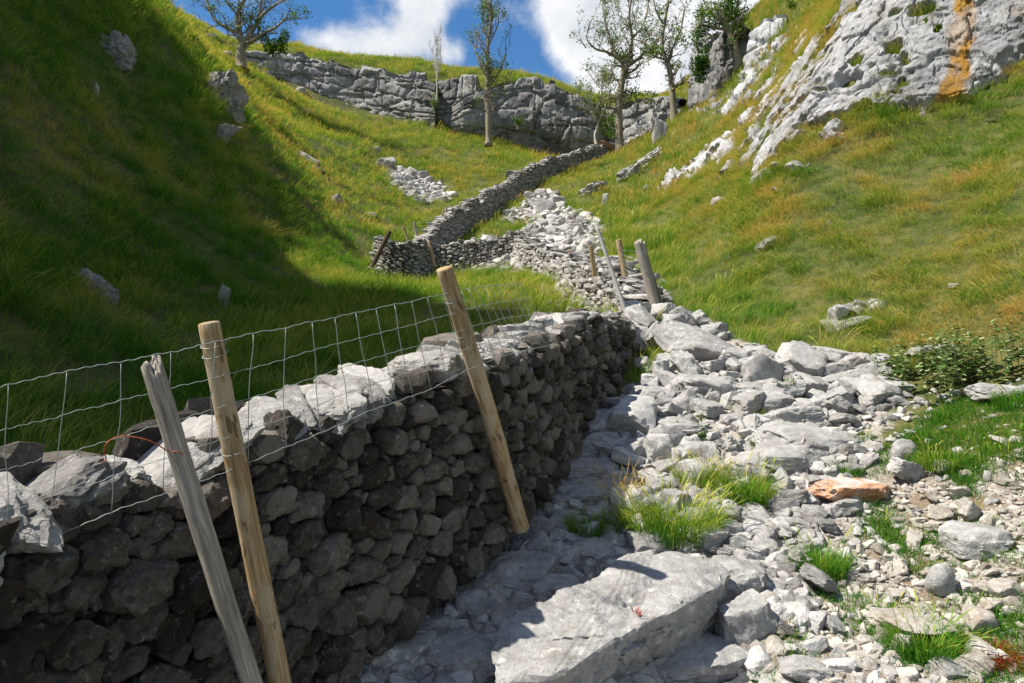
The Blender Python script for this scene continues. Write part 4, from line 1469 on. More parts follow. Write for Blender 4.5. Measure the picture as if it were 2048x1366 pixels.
big_boulder()
HAND = [
    # px, py, w, h, label, seed, kwargs
    (1030, 1150, 200, 80, 'long flat slab lying left of the huge boulder', 102, dict(tilt=(0, -.05), blocky=1)),
    (1505, 1245, 130, 120, 'rounded grey boulder propped against the right end of the huge boulder', 103, {}),
    (1480, 1165, 140, 100, 'squared block touching the upper right corner of the huge boulder', 104, dict(blocky=1)),
    (1340, 1330, 330, 90, 'broad slab at the bottom edge below the huge boulder', 105, dict(tilt=(.15, 0))),
    (930, 1320, 190, 90, 'pale wedge at the bottom edge left of the huge boulder', 106, {}),
    (770, 1310, 190, 100, 'dark flat block at the foot of the near wall beside the peeled post', 107, {}),
    (1725, 985, 195, 62, 'orange stained oblong rock lying on the gravel', 108, dict(mat=M_RUST, tilt=(0, .06), blocky=.9, depth_ratio=.5, chips=.22, rough=.12, planes=9, p=40)),
    (1890, 1165, 60, 74, 'smooth egg shaped boulder standing upright beside the path', 109, dict(planes=26, p=6, rough=.03, blocky=-1, sink=.15)),
    (1320, 897, 68, 70, 'bright white angular rock standing on the slabs', 110, dict(sink=.12, tint=.95)),
    (1475, 838, 62, 30, 'small brick shaped rock beside the yellow turf', 111, dict(blocky=1)),
    (1430, 770, 150, 60, 'long pale slab with a split right end near the top of the scree', 112, dict(blocky=1, tilt=(.1, .1))),
    (1530, 740, 80, 70, 'tall pale boulder leaning left at the top of the scree', 113, dict(tilt=(0, .3))),
    (1400, 690, 180, 84, 'large smooth slab sloping down beside the end of the near wall', 114, dict(tilt=(.25, .3), rough=.04, sink=.3)),
    (1180, 940, 150, 50, 'low flat slab in the shade at the foot of the near wall', 115, dict(blocky=1)),
    (1190, 990, 190, 50, 'grey sloping slab below the low flat slab by the wall', 116, dict(blocky=1, tilt=(.1, -.1))),
    (1310, 790, 110, 60, 'jumbled dark block where the scree meets the wall', 117, {}),
    (1590, 830, 110, 60, 'grey block in the middle of the scree', 118, {}),
    (1640, 880, 230, 70, 'broad low slab across the middle of the scree', 119, dict(tilt=(.1, .05), blocky=1)),
    (1590, 915, 150, 70, 'grey slab with a stepped edge above the grass tufts', 120, dict(tilt=(.12, -.05))),
    (1380, 855, 130, 50, 'flat pale slab behind the white angular rock', 121, dict(blocky=1)),
    (1400, 905, 90, 60, 'grey boulder just right of the white angular rock', 122, {}),
    (1315, 975, 55, 55, 'rounded pale rock standing in the grass tufts', 123, {}),
    (1815, 900, 62, 55, 'rounded boulder at the edge of the turf on the right', 124, dict(planes=20, p=8)),
    (1700, 760, 110, 40, 'flat topped block at the back of the scree below the right bank', 125, dict(blocky=1)),
    (1760, 738, 80, 45, 'pale block at the back of the scree beside the nettles', 126, {}),
    (2010, 780, 110, 40, 'long weathered slab half hidden in the grass at the right edge', 127, {}),
    (1840, 1260, 140, 60, 'low tan rock behind the dark green grass tuft at bottom right', 128, dict(mat=M_TAN, tint=.6)),
    (1975, 1240, 70, 60, 'pale tan rock above the red moss', 129, dict(mat=M_TAN)),
    (2020, 1180, 60, 45, 'tan rock at the right edge beside the path', 130, dict(mat=M_TAN)),
    (1980, 1080, 130, 75, 'dark fractured block on the path at the right edge', 131, {}),
    (1900, 1340, 90, 40, 'grey rock cut by the bottom edge on the right', 132, {}),
    (1960, 1330, 90, 60, 'brown rock cut by the bottom edge beside the red moss', 133, dict(mat=M_TAN)),
    (1700, 1010, 90, 40, 'flat grey rock right under the orange stained rock', 134, {}),
    (1190, 1100, 90, 55, 'wedge of limestone between the grass tuft and the huge boulder', 135, {}),
    (1080, 1100, 60, 70, 'triangular upright stone beside the left grass tuft', 136, dict(tilt=(0, -.5))),
    (1300, 1090, 100, 60, 'pale rock under the large grass tuft', 137, {}),
    (1410, 1080, 110, 60, 'pale block behind the right end of the huge boulder', 138, {}),
    (1130, 1190, 140, 80, 'grey block tucked against the upper left of the huge boulder', 139, {}),
    (1040, 1215, 60, 80, 'dark pointed stone standing on end left of the huge boulder', 140, dict(tilt=(0, .3))),
    (940, 1220, 70, 90, 'dark upright slab at the foot of the wall left of the huge boulder', 141, {}),
    (850, 1180, 120, 90, 'dark rounded block at the foot of the near wall', 142, {}),
    (1060, 1050, 110, 70, 'grey block at the foot of the tall round post', 143, {}),
    (1260, 670, 90, 70, 'dark leaning block under the silver grey plank post', 144, dict(tilt=(0, .3))),
    (772, 326, 42, 38, 'large pale boulder sitting on the sunlit slope above the rock pile', 150, dict(level=4, sink=.1)),
    (752, 296, 22, 14, 'small pale rock above the large boulder on the sunlit slope', 151, dict(level=3)),
    (612, 316, 56, 26, 'flat pale slab in the shaded left slope', 152, dict(level=4, tilt=(0, .4))),
    (628, 336, 34, 14, 'lower flat pale slab in the shaded left slope', 153, dict(level=3)),
    (740, 428, 30, 14, 'low pale rock in the grass left of the far wall corner', 154, dict(level=3)),
    (672, 397, 24, 26, 'pale rock half buried under the shaded left slope', 155, dict(level=3)),
    (440, 175, 80, 90, 'grey outcrop with a rusty top jutting from the left spur', 156, dict(level=5, tilt=(0, .12), sink=.2, rough=.2, blocky=1, planes=9, p=40, chips=.3, mat=M_FARWALL)),
    (462, 222, 46, 40, 'lower grey block under the rusty topped outcrop', 157, dict(level=5, chips=.3, rough=.15, mat=M_FARWALL)),
    (447, 262, 40, 60, 'narrow outcrop in the left slope below the rusty topped one', 158, dict(level=5, tilt=(0, .4), chips=.3, rough=.15, mat=M_FARWALL)),
    (600, 180, 20, 20, 'small pale rock beneath the left cliff', 159, dict(level=3)),
    (180, 555, 84, 74, 'pale outcrop half buried in the dark left bank', 160, dict(level=5, tilt=(0, .3), sink=.55, mat=M_FARWALL, rough=.2, p=40, planes=9, chips=.32)),
    (446, 592, 24, 50, 'thin pale upright stone in the left bank above the fence', 161, dict(level=4, tilt=(0, .1), chips=.25)),
    (190, 178, 12, 28, 'tiny pale stone high on the left bank', 162, dict(level=3)),
    (1090, 410, 46, 40, 'pale pointed boulder at the top of the gully scree', 163, dict(level=4)),
    (1115, 402, 36, 32, 'grey rounded boulder beside the pointed one in the gully', 164, dict(level=4)),
    (1020, 424, 30, 18, 'low pale rock on the green terrace in the gully', 165, dict(level=3)),
    (1145, 455, 70, 36, 'large grey slab crowning the gully scree', 166, dict(level=4)),
    (1190, 375, 80, 34, 'layered grey ledge in the foot of the right bank', 167, dict(level=5, tilt=(0, -.3), blocky=1, chips=.3, rough=.14)),
    (1255, 348, 70, 30, 'upper layered grey ledge climbing the right bank', 168, dict(level=5, tilt=(0, -.5), blocky=1, chips=.3, rough=.14)),
    (1210, 398, 12, 26, 'thin upright stone on the right bank above the plank post', 169, dict(level=3)),
    (1320, 262, 30, 50, 'pale upright block at the foot of the second ash tree', 170, dict(level=4)),
    (1012, 490, 60, 24, 'pale ledge at the top of the cross wall beside the green terrace', 171, dict(level=4)),
    (930, 490, 50, 12, 'flat pale rock lying on the green terrace', 172, dict(level=3)),
    (1000, 511, 36, 28, 'white block sitting on the right end of the cross wall', 173, dict(level=4)),
    (1030, 348, 40, 22, 'pale rock beyond the climbing wall', 174, dict(level=3)),
    (330, 40, 18, 12, 'small pale rock on the left skyline slope', 175, dict(level=3)),
    (420, 70, 26, 12, 'pale slab just under the left skyline', 176, dict(level=3)),
    (445, 105, 34, 20, 'pale block left of the skyline ash tree', 177, dict(level=3)),
    (940, 185, 40, 30, 'big pale boulder at the left end of the dark undercut cliff', 178, dict(level=3)),
    (1300, 318, 70, 26, 'third layered ledge near the top of the right bank foot', 188, dict(level=5, tilt=(0, -.55), blocky=1, chips=.3, rough=.14)),
    (215, 60, 110, 90, 'dark rocky rib high on the shaded left bank', 189, dict(level=5, tilt=(0, .5), chips=.34, rough=.2, mat=M_FARWALL, sink=.6)),
    (1695, 638, 110, 40, 'pale outcrop low on the right bank among rusty grass', 181, dict(level=5, rough=.08, sink=.5, chips=.12, tilt=(0, -.2))),
    (1760, 606, 60, 22, 'small ledge above the pale outcrop low on the right bank', 190, dict(level=5, rough=.08, sink=.5, chips=.12, tilt=(0, -.2))),
    (1440, 400, 30, 24, 'small pale outcrop on the right bank below the rock face', 182, dict(level=4)),
    (1300, 372, 24, 14, 'small ledge of rock on the right bank above the plank post', 183, dict(level=3)),
    (1660, 445, 16, 14, 'tiny white stone in the grass of the right bank', 184, dict(level=3)),
    (1545, 482, 60, 24, 'low broken outcrop in the middle of the right bank', 185, dict(level=4, tilt=(0, -.3))),
    (1460, 515, 14, 12, 'tiny pale stone on the right bank above the scree', 186, dict(level=3)),
    (1915, 570, 30, 14, 'small white stone in rusty grass at far right', 187, dict(level=3)),
    (1870, 700, 90, 40, 'pale flat rock among the nettles on the right', 179, dict(level=4)),
    (1620, 1345, 110, 50, 'cracked pale slab at the bottom edge right of the huge boulder', 180, {}),
]
for (px, py, w, h, lab, sd, kw) in HAND:
    kw = dict(kw)
    nm = kw.pop('name', 'rock')
    place_rock(nm, px, py, w, h, lab, sd, **kw)

# medium loose rocks, each one its own object, by area
AREAS = [
    ('loose rocks at the shaded foot of the near wall', 'dark angular limestone rock in the shaded rubble at the foot of the near wall', [(700, 1366), (880, 1200), (1030, 1040), (1130, 960), (1120, 1080), (960, 1200), (880, 1366)], 32, (60, 130), 0.3),
    ('loose rocks behind the white angular rock', 'grey angular limestone block in the upper scree between the wall end and right bank', [(1130, 930), (1290, 770), (1380, 690), (1540, 720), (1760, 735), (1780, 790), (1600, 860), (1400, 850), (1260, 930)], 82, (58, 104), 0.6),
    ('loose rocks around the orange stained rock', 'small pale limestone rock in the middle scree around the grass tufts', [(1290, 930), (1560, 900), (1750, 900), (1860, 1000), (1650, 1050), (1450, 1080), (1200, 1130), (1100, 1130), (1200, 1000)], 32, (44, 84), 0.65),
    ('loose rocks right of the huge boulder', 'small angular limestone rock on the gravel right of the huge boulder', [(1400, 1100), (1560, 1080), (1680, 1200), (1720, 1366), (1560, 1366), (1540, 1200)], 20, (40, 78), 0.6),
    ('loose rocks on the path', 'small tan limestone rock on the trodden path at the right', [(1750, 950), (2048, 870), (2048, 1366), (1750, 1366), (1800, 1100)], 26, (36, 74), 0.62),
]
ar = np.random.default_rng(2024)
proto = []
for k in range(24):
    v, f = rock(ar, (1, ar.uniform(.5, .95), ar.uniform(.34, .8)), 4, int(ar.integers(5, 9)), 0.06, 80, 0.6, chips=.13)
    me = mesh_obj('rock', v, f, M_STONE, attrs={'tint': np.full(len(v), ar.uniform(.25, .85))})
    md = me.data
    bpy.data.objects.remove(me)
    proto.append(md)
protot = []
for m_ in proto:
    m2_ = m_.copy()
    m2_.materials[0] = M_TAN
    protot.append(m2_)
for (grp, lab, poly, n, (s0, s1), tn_) in AREAS:
    xs = [p[0] for p in poly]
    ys = [p[1] for p in poly]
    made, tries = 0, 0
    while made < n and tries < 9000:
        tries += 1
        px, py = ar.uniform(min(xs), max(xs)), ar.uniform(min(ys), max(ys))
        if poly_sd(poly, np.array([px]), np.array([py]))[0] < 0:
            continue
        b0 = on_ground(px, py)
        sz = ar.uniform(s0, s1) * (1.25 if ar.random() < .15 else 0.85) / F * b0[1]
        if any((b0[0] - a) ** 2 + (b0[1] - c) ** 2 < (rr + sz * 0.26) ** 2 for a, c, rr in TAKEN):
            continue
        o = bpy.data.objects.new('rock', (protot if 'path' in grp else proto)[int(ar.integers(24))])
        col.objects.link(o)
        o.scale = (sz, sz, sz)
        o.location = (b0[0], b0[1], b0[2] + sz * ar.uniform(0.10, 0.26))
        o.rotation_euler = (ar.normal() * 0.28, ar.normal() * 0.28, ar.uniform(0, 6.3))
        tag(o, lab, 'rock', grp)
        TAKEN.append((b0[0], b0[1], sz * 0.3))
        made += 1

# the end of the near wall has slumped into a cone of stones
ex, ey = NT[-1][0] + 0.02, NT[-1][1] + 0.1
for k in range(32):
    a_, q_ = ar.uniform(0, 6.3), ar.random() ** .6
    x_, y_ = ex + 1.15 * q_ * math.cos(a_), ey + 1.35 * q_ * math.sin(a_)
    top_ = max(0.0, 0.62 * (1 - q_))
    sz = ar.uniform(.32, .58)
    o = bpy.data.objects.new('rock', proto[int(ar.integers(24))])
    col.objects.link(o)
    o.scale = (sz, sz, sz)
    o.location = (x_, y_, float(ground(x_, y_)) + top_ * (ar.random() ** .35))
    o.rotation_euler = (ar.normal() * .5, ar.normal() * .5, ar.uniform(0, 6.3))
    tag(o, 'tumbled stone heaped against the end of the near wall below the leaning posts', 'rock', 'tumbled stones at the end of the near wall')

# ------------------------------------------------------------------ geometry-node scatter for what nobody could count


def scatter(name, pts, rots, scales, tints, variants, label, cat, seed=0):
    """one object of kind stuff: a cloud of points that carries copies of a few small meshes"""
    n = len(pts)
    me = bpy.data.meshes.new(name)
    me.vertices.add(n)
    me.vertices.foreach_set('co', np.asarray(pts, np.float32).ravel())
    for nm, ty, key, data in (('rot', 'FLOAT_VECTOR', 'vector', rots), ('siz', 'FLOAT', 'value', scales), ('tint', 'FLOAT', 'value', tints)):
        a = me.attributes.new(nm, ty, 'POINT')
        a.data.foreach_set(key, np.asarray(data, np.float32).ravel())
    a = me.attributes.new('pick', 'INT', 'POINT')
    a.data.foreach_set('value', np.random.default_rng(seed).integers(0, len(variants), n).astype(np.int32))
    o = bpy.data.objects.new(name, me)
    col.objects.link(o)
    ng = bpy.data.node_groups.new(name, 'GeometryNodeTree')
    ng.interface.new_socket('Geometry', in_out='INPUT', socket_type='NodeSocketGeometry')
    ng.interface.new_socket('Geometry', in_out='OUTPUT', socket_type='NodeSocketGeometry')
    gi = ng.nodes.new('NodeGroupInput')
    go = ng.nodes.new('NodeGroupOutput')
    hid = bpy.data.collections.new(name + '_kinds')
    for me_ in variants:
        ov = bpy.data.objects.new(name + '_kind', me_)
        hid.objects.link(ov)
    ci = ng.nodes.new('GeometryNodeCollectionInfo')
    ci.inputs['Collection'].default_value = hid
    ci.inputs['Separate Children'].default_value = True
    ci.inputs['Reset Children'].default_value = True
    iop = ng.nodes.new('GeometryNodeInstanceOnPoints')
    iop.inputs['Pick Instance'].default_value = True

    def named(nm, ty):
        x = ng.nodes.new('GeometryNodeInputNamedAttribute')
        x.data_type = ty
        x.inputs['Name'].default_value = nm
        return [s for s in x.outputs if s.enabled][0]
    ng.links.new(gi.outputs[0], iop.inputs['Points'])
    ng.links.new(ci.outputs[0], iop.inputs['Instance'])
    ng.links.new(named('pick', 'INT'), iop.inputs['Instance Index'])
    er = ng.nodes.new('FunctionNodeEulerToRotation')
    ng.links.new(named('rot', 'FLOAT_VECTOR'), er.inputs[0])
    ng.links.new(er.outputs[0], iop.inputs['Rotation'])
    ng.links.new(named('siz', 'FLOAT'), iop.inputs['Scale'])
    ng.links.new(iop.outputs[0], go.inputs[0])
    md = o.modifiers.new('scatter', 'NODES')
    md.node_group = ng
    return tag(o, label, cat, kind='stuff')


def mesh_only(name, v, f, mat, attrs=None, smooth=True):
    o = mesh_obj(name, v, f, mat, attrs=attrs, smooth=smooth)
    m = o.data
    bpy.data.objects.remove(o)
    return m


# scree
sr = np.random.default_rng(99)
rockv = []
for k in range(16):
    v, f = rock(sr, (1, sr.uniform(.5, .95), sr.uniform(.28, .7)), 3, 8, 0.05, 70, 0.5, chips=.07)
    rockv.append(mesh_only('scree_kind', v, f, M_SCREE, smooth=False))


def scree_points(poly_px, n, smin, smax, power, tint, seed):
    r_ = np.random.default_rng(seed)
    xs = [p[0] for p in poly_px]
    ys = [p[1] for p in poly_px]
    px = r_.uniform(min(xs), max(xs), n)
    py = r_.uniform(min(ys), max(ys), n)
    k = poly_sd(poly_px, px, py) > -6 * r_.random(n)
    px, py = px[k], py[k]
    d = hit(px, py)
    k = np.isfinite(d)
    px, py, d = px[k], py[k], d[k]
    x = (px - 1024) / F * d
    z = ground(x, d)
    s = smin * (smax / smin) ** (r_.random(len(d)) ** power)
    return np.stack([x, d, z + s * 0.12], 1), s, np.clip(r_.normal(tint, .22, len(d)), 0, 1)


sp = []
sp.append(scree_points([(600, 1450), (860, 1210), (1030, 1020), (1120, 900), (1290, 760), (1330, 640), (1400, 640), (1540, 715), (1760, 725), (1800, 800), (1740, 905), (1700, 1010), (1620, 1100), (1560, 1450)], 11000, 0.025, 0.24, 1.3, 0.5, 1))
sp.append(scree_points([(1560, 1450), (1600, 1130), (1730, 1010), (1800, 930), (2100, 860), (2100, 1450)], 6500, 0.012, 0.12, 2.1, 0.62, 2))
sp.append(scree_points([(1750, 800), (2100, 760), (2100, 880), (1780, 930)], 420, 0.03, 0.12, 1.5, 0.6, 7))
sp.append(scree_points(GULLY_PX, 2600, 0.10, 0.75, 2.0, 0.7, 3))
sp.append(scree_points(GULLY2_PX, 500, 0.12, 0.9, 1.8, 0.7, 4))
sp.append(scree_points(PILE_PX, 1300, 0.14, 0.9, 1.8, 0.8, 5))
sp.append(scree_points([(905, 520), (1000, 500), (1060, 520), (1050, 545), (920, 530)], 250, 0.12, 0.5, 1.8, 0.7, 6))
sp.append(scree_points([(1075, 560), (1150, 585), (1240, 570), (1300, 560), (1340, 620), (1260, 640), (1180, 640), (1100, 640)], 420, 0.08, 0.42, 1.6, 0.6, 8))
sp.append(scree_points([(1090, 545), (1200, 470), (1330, 560), (1310, 600), (1290, 560), (1200, 520)], 200, 0.10, 0.4, 1.6, 0.65, 9))
sp.append(scree_points([(700, 1400), (1030, 1040), (1130, 920), (1290, 770), (1380, 690), (1540, 720), (1760, 735), (1780, 790), (1600, 900), (1480, 1080), (1100, 1130), (900, 1400)], 460, 0.16, 0.36, 1.2, 0.5, 10))
SPT = np.concatenate([a[0] for a in sp])
SSC = np.concatenate([a[1] for a in sp])
STI = np.concatenate([a[2] for a in sp])
# keep the small stones off the tops of the big ones
far_ = SPT[:, 1] > 16
TUFTS = np.array([on_ground(a, b_) for a, b_ in ((1190, 1070), (1340, 1065), (1300, 1050), (1390, 1050), (1480, 1000), (1400, 965), (1640, 1140), (1850, 1310), (1880, 935), (1510, 830))])
dt = np.sqrt(((SPT[:, None, :2] - TUFTS[None, :, :2]) ** 2).sum(2)).min(1)
keep_ = (dt > 0.17) | (SSC < 0.05)
bare_ = (path_amt(SPT[:, 0], SPT[:, 1]) > 0.5) & (turf_noise(SPT) > -0.04) & (SPT[:, 1] < 9)
keep_ &= ~bare_ | (sr.random(len(SPT)) < 0.22)
qx, qy = proj(SPT)
keep_ &= ~((poly_sd([(1270, 1400), (1400, 1290), (1470, 1190), (1530, 1240), (1470, 1400)], qx, qy) > 0) & (SSC > 0.03) & (SPT[:, 1] < 5))
SPT, SSC, STI = SPT[keep_], SSC[keep_], STI[keep_]
SRO = np.stack([sr.normal(size=len(SPT)) * .4, sr.normal(size=len(SPT)) * .4, sr.uniform(0, 6.3, len(SPT))], 1)
onp = (path_amt(SPT[:, 0], SPT[:, 1]) + sr.normal(size=len(SPT)) * .3 > 0.6) & (SPT[:, 1] < 10)
scatter('scree', SPT[~onp], SRO[~onp], SSC[~onp], STI[~onp], rockv, 'countless small grey limestone fragments filling the gaps between the rocks and the gully', 'scree', 4)
tanv = []
for m_ in rockv[:10]:
    m2_ = m_.copy()
    m2_.materials[0] = M_TANSCREE
    tanv.append(m2_)
scatter('scree', SPT[onp], SRO[onp], SSC[onp], STI[onp], tanv, 'countless small tan stones trodden into the path', 'scree', 5)

# ------------------------------------------------------------------ grass


def blades(r, n, rad, lmin, lmax, width, droop, lean=(0, 0), segs=4, seed_heads=0.0, spread=0.55):
    V, Fc, B = [], [], []
    off = 0
    for k in range(n):
        a = r.uniform(0, 2 * math.pi)
        rr = rad * math.sqrt(r.random())
        base = np.array((math.cos(a) * rr, math.sin(a) * rr, -0.02))
        a2 = a + r.normal() * 0.7
        ln = r.uniform(lmin, lmax)
        o = np.array((math.cos(a2), math.sin(a2), 0)) * r.uniform(0.1, spread) + np.array((lean[0], lean[1], 0)) * r.uniform(0.5, 1.2)
        dr = droop * r.uniform(0.4, 1.4)
        head = r.random() < seed_heads
        if head:
            ln *= 1.35
            dr *= 0.6
        ts = np.linspace(0, 1, segs + 1)
        P_ = base[None] + ln * (ts[:, None] * np.array((0, 0, 1.0)) + (ts ** 1.7)[:, None] * o[None] - (dr * ts ** 2.6)[:, None] * np.array((0, 0, 1.0)))
        sd = np.array((-math.sin(a2 + r.normal() * .8), math.cos(a2 + r.normal() * .8), 0))
        w = width * r.uniform(0.6, 1.2) * (1 - ts ** 1.6) + 0.0004
        if head:
            w = width * 0.45 * np.ones(segs + 1)
            w[-2] = width * 1.6
            w[-1] = width * 0.6
        v = np.stack([P_ - sd * w[:, None] / 2, P_ + sd * w[:, None] / 2], 1).reshape(-1, 3)
        i = np.arange(segs) * 2
        V.append(v)
        Fc.append(np.stack([i, i + 1, i + 3, i + 2], 1) + off)
        bv = np.full(len(v), r.random())
        if head:
            bv[:] = 1.25
        else:
            bv += np.repeat(ts, 2) * 0.22
        B.append(bv)
        off += len(v)
    return np.concatenate(V), np.concatenate(Fc), np.concatenate(B)


gr = np.random.default_rng(8)
near_k, far_k, right_k = [], [], []
for k in range(7):
    v, f, b_ = blades(gr, 70, 0.18, 0.16, 0.36, 0.0040, 0.42, (0.32, -0.12), 4, 0.05 if k < 5 else 0.4)
    near_k.append(mesh_only('grass_kind', v, f, M_GRASS, {'blade': b_}))
for k in range(6):
    v, f, b_ = blades(gr, 54, 0.26, 0.14, 0.30, 0.009, 0.40, (0.25, -0.1), 3, 0.10)
    far_k.append(mesh_only('grass_kind', v, f, M_GRASS, {'blade': b_}))
for k in range(6):
    v, f, b_ = blades(gr, 74, 0.18, 0.12, 0.29, 0.0042, 0.55, (-0.42, -0.18), 4, 0.03 if k < 4 else 0.25)
    right_k.append(mesh_only('grass_kind', v, f, M_GRASS, {'blade': b_}))
short_k = []
for k in range(4):
    v, f, b_ = blades(gr, 46, 0.10, 0.035, 0.115, 0.0036, 0.5, (0, 0), 3, 0.03)
    short_k.append(mesh_only('grass_kind', v, f, M_GRASS, {'blade': b_}))


def wall_dist(x, y):
    """distance to the nearest wall centre line"""
    out = np.full(np.shape(x), 99.0)
    for pl in ([tuple(p[:2]) for p in _c], [gp(1290, 11.7), gp(1290, 12.4), gp(1255, 13.6), gp(1195, 15.8), gp(1130, 19.5), gp(1078, 23.5), gp(1046, 27.2), gp(980, 27.6), gp(850, 27.6)],
               [gp(760, 26.0), gp(778, 25.6), gp(810, 25.8), gp(845, 27.0), gp(872, 29.5), gp(905, 32.0), gp(960, 36), gp(1020, 40.5), gp(1080, 45), gp(1140, 49.5), gp(1226, 55)]):
        for (x0, y0), (x1, y1) in zip(pl[:-1], pl[1:]):
            dx, dy = x1 - x0, y1 - y0
            t_ = np.clip(((x - x0) * dx + (y - y0) * dy) / (dx * dx + dy * dy), 0, 1)
            out = np.minimum(out, np.hypot(x - x0 - t_ * dx, y - y0 - t_ * dy))
    return out


def grass_points(y0, y1, dens, seed, xmax=0.9, turf=False):
    r_ = np.random.default_rng(seed)
    w = 2 * (xmax * y1 + 1)
    n = int((y1 - y0) * w * dens)
    y = r_.uniform(y0, y1, n)
    x = r_.uniform(-w / 2, w / 2, n)
    k = np.abs(x) < xmax * y + 1.0
    x, y = x[k], y[k]
    z = ground(x, y)
    # steep ground carries more per square metre of plan
    nm = gnormal(x, y)
    k = r_.random(len(x)) < np.clip(0.5 / nm[:, 2], 0, 1)
    # well above the top of the picture nothing shows
    k &= z < 0.62 * y + 0.8
    x, y, z, nm = x[k], y[k], z[k], nm[k]
    sc_ = scree_amt(x, y)
    k = (sc_ + r_.normal(size=len(x)) * 0.12 < 0.5) & (wall_dist(x, y) > 0.5)
    if turf:
        q_ = np.stack([x, y, z], 1)
        k = (path_amt(x, y) > 0.4) & (turf_noise(q_) > -0.04 + 0.08 * r_.normal(size=len(x)))
    k &= ~((y > 60.1) & (y < 62.3) & (x > -22) & (x < 14))
    x, y, z, nm = x[k], y[k], z[k], nm[k]
    pa_ = path_amt(x, y) * (y < 9.5)
    p3 = np.stack([x, y, z], 1)
    k = (pa_ * 1.0 + fbm(p3 * 1.6, 3, 77) * 1.1 < 0.72) | turf
    x, y, z, nm, p3 = x[k], y[k], z[k], nm[k], p3[k]
    cf = np.where(x > 0, crag_field(x, y, z), -9)
    k = cf < 0.12 + 0.22 * r_.normal(size=len(x))
    x, y, z, nm, p3 = x[k], y[k], z[k], nm[k], p3[k]
    n1 = fbm(p3 * 0.45, 3, 51)
    # worn places where soil and thatch show
    k = fbm(p3 * np.array((1.1, 0.8, 1.8)), 3, 58, 0.6) < 0.26 + 0.6 * r_.random(len(x))
    x, y, z, nm, p3, n1 = x[k], y[k], z[k], nm[k], p3[k], n1[k]
    n2 = fbm(p3 * np.array((1.6, 1.6, 2.2)), 3, 52)
    right = sstep(0, 3, x - np.interp(y, [0, 9, 12, 25, 35, 50, 62], [2, 2.9, 2.9, 3.6, 4.6, 7, 12]))
    tint = 0.31 + 0.19 * n1 + 0.24 * n2 + r_.normal(size=len(x)) * 0.06
    tint = tint + right * (0.11 + 0.20 * n2 + 0.30 * sstep(0.18, 0.42, fbm(p3 * np.array((.5, .5, .8)), 3, 93)))
    # dry bents on the open slope below the cliff and on the left spur
    open_ = sstep(26, 36, y) * (1 - right)
    tint = tint + open_ * 0.10
    # rusty bracken and dead stems in drifts on the shaded bank
    tint = tint - 0.12 * (1 - right) * sstep(0.5, -4, x) * sstep(32, 24, y)  # near left grass greener, and darkened in colour to deepen the shade there
    tint = tint + (1 - right) * sstep(-3.5, -6, x) * sstep(45, 30, y) * (0.30 * sstep(0.20, 0.42, fbm(p3 * np.array((0.5, 0.35, 0.5)), 3, 54)) - 0.05)
    yaw = r_.normal(size=len(x)) * 0.8 + 1.2 * fbm(p3 * .8, 2, 64)
    rot = np.stack([-nm[:, 1] * 0.35 + r_.normal(size=len(x)) * .12, nm[:, 0] * 0.35 + r_.normal(size=len(x)) * .12, yaw], 1)
    return p3, rot, np.clip(tint, 0, 1), right, r_


p3, rot, ti, rt, r_ = grass_points(3.0, 13, 110, 1)
dd = np.hypot(p3[:, 0], p3[:, 1])
lf = rt < 0.5
short = (p3[:, 0] > 2.0) & (p3[:, 1] < 7.5)
m1 = lf & ~short & (r_.random(len(p3)) < .62)
m2 = ~lf & ~short
near_len_s = 0.55 + 0.5 * (fbm(p3 * 0.7, 2, 61) + 0.5) + 0.75 * np.clip(fbm(p3 * 1.9, 2, 62) + .1, -.2, .6) + r_.normal(size=len(p3)) * .1
scatter('grass', p3[m1], rot[m1], near_len_s[m1] * 1.05, ti[m1], near_k, 'long dark green grass on the shaded left bank and field', 'grass', 1)
scatter('grass', p3[m2], rot[m2], near_len_s[m2] * 0.95, ti[m2], right_k, 'long tussocky yellow green grass low on the sunny right bank', 'grass', 2)
p3s, rots, tis, _, _r = grass_points(2.6, 8.5, 1500, 12, turf=True)
ks = (p3s[:, 0] > 1.0) & (p3s[:, 0] < 6.5)
scatter('grass', p3s[ks], rots[ks], _r.uniform(.6, 1.4, ks.sum()), np.clip(tis[ks] - .22, 0, 1), short_k, 'short trodden turf beside the path', 'grass', 3)
p3, rot, ti, rt, r_ = grass_points(13, 27, 50, 2)
ln_s = 0.65 + 0.45 * (fbm(p3 * 0.6, 2, 61) + 0.5) + 0.8 * np.clip(fbm(p3 * 1.5, 2, 62) + .1, -.25, .6) + r_.normal(size=len(p3)) * .1
lf = rt < 0.5
scatter('grass', p3[lf], rot[lf], ln_s[lf] * 1.1, ti[lf], near_k, 'windblown grass on the middle of the left slope and valley floor', 'grass', 4)
scatter('grass', p3[~lf], rot[~lf], ln_s[~lf] * 1.0, ti[~lf], right_k, 'tussock grass higher on the right bank around the rock face', 'grass', 5)
p3, rot, ti, rt, r_ = grass_points(27, 78, 13, 3)
ln_s = 0.9 + 0.5 * (fbm(p3 * 0.5, 2, 61) + 0.5) + r_.normal(size=len(p3)) * .1
scatter('grass', p3, rot, ln_s * 1.25, ti, far_k, 'far grass on the sunlit slope under the cliffs', 'grass', 6)
p3, rot, ti, rt, r_ = grass_points(9.5, 34, 90, 21)
kk = p3[:, 0] > 3
p3, rot, ti = p3[kk], rot[kk], ti[kk]
cf = crag_field(p3[:, 0], p3[:, 1], p3[:, 2])
kk = (cf > -0.9) & (r_.random(len(cf)) < 0.9)
scatter('grass', p3[kk] + np.array((-.05, -.07, 0.0)), rot[kk], r_.uniform(.8, 1.35, kk.sum()), np.clip(ti[kk] + .08, 0, 1), right_k, 'tufted grass fringing the ledges of the rock face', 'grass', 7)

# ------------------------------------------------------------------ countable tufts and plants of the foreground


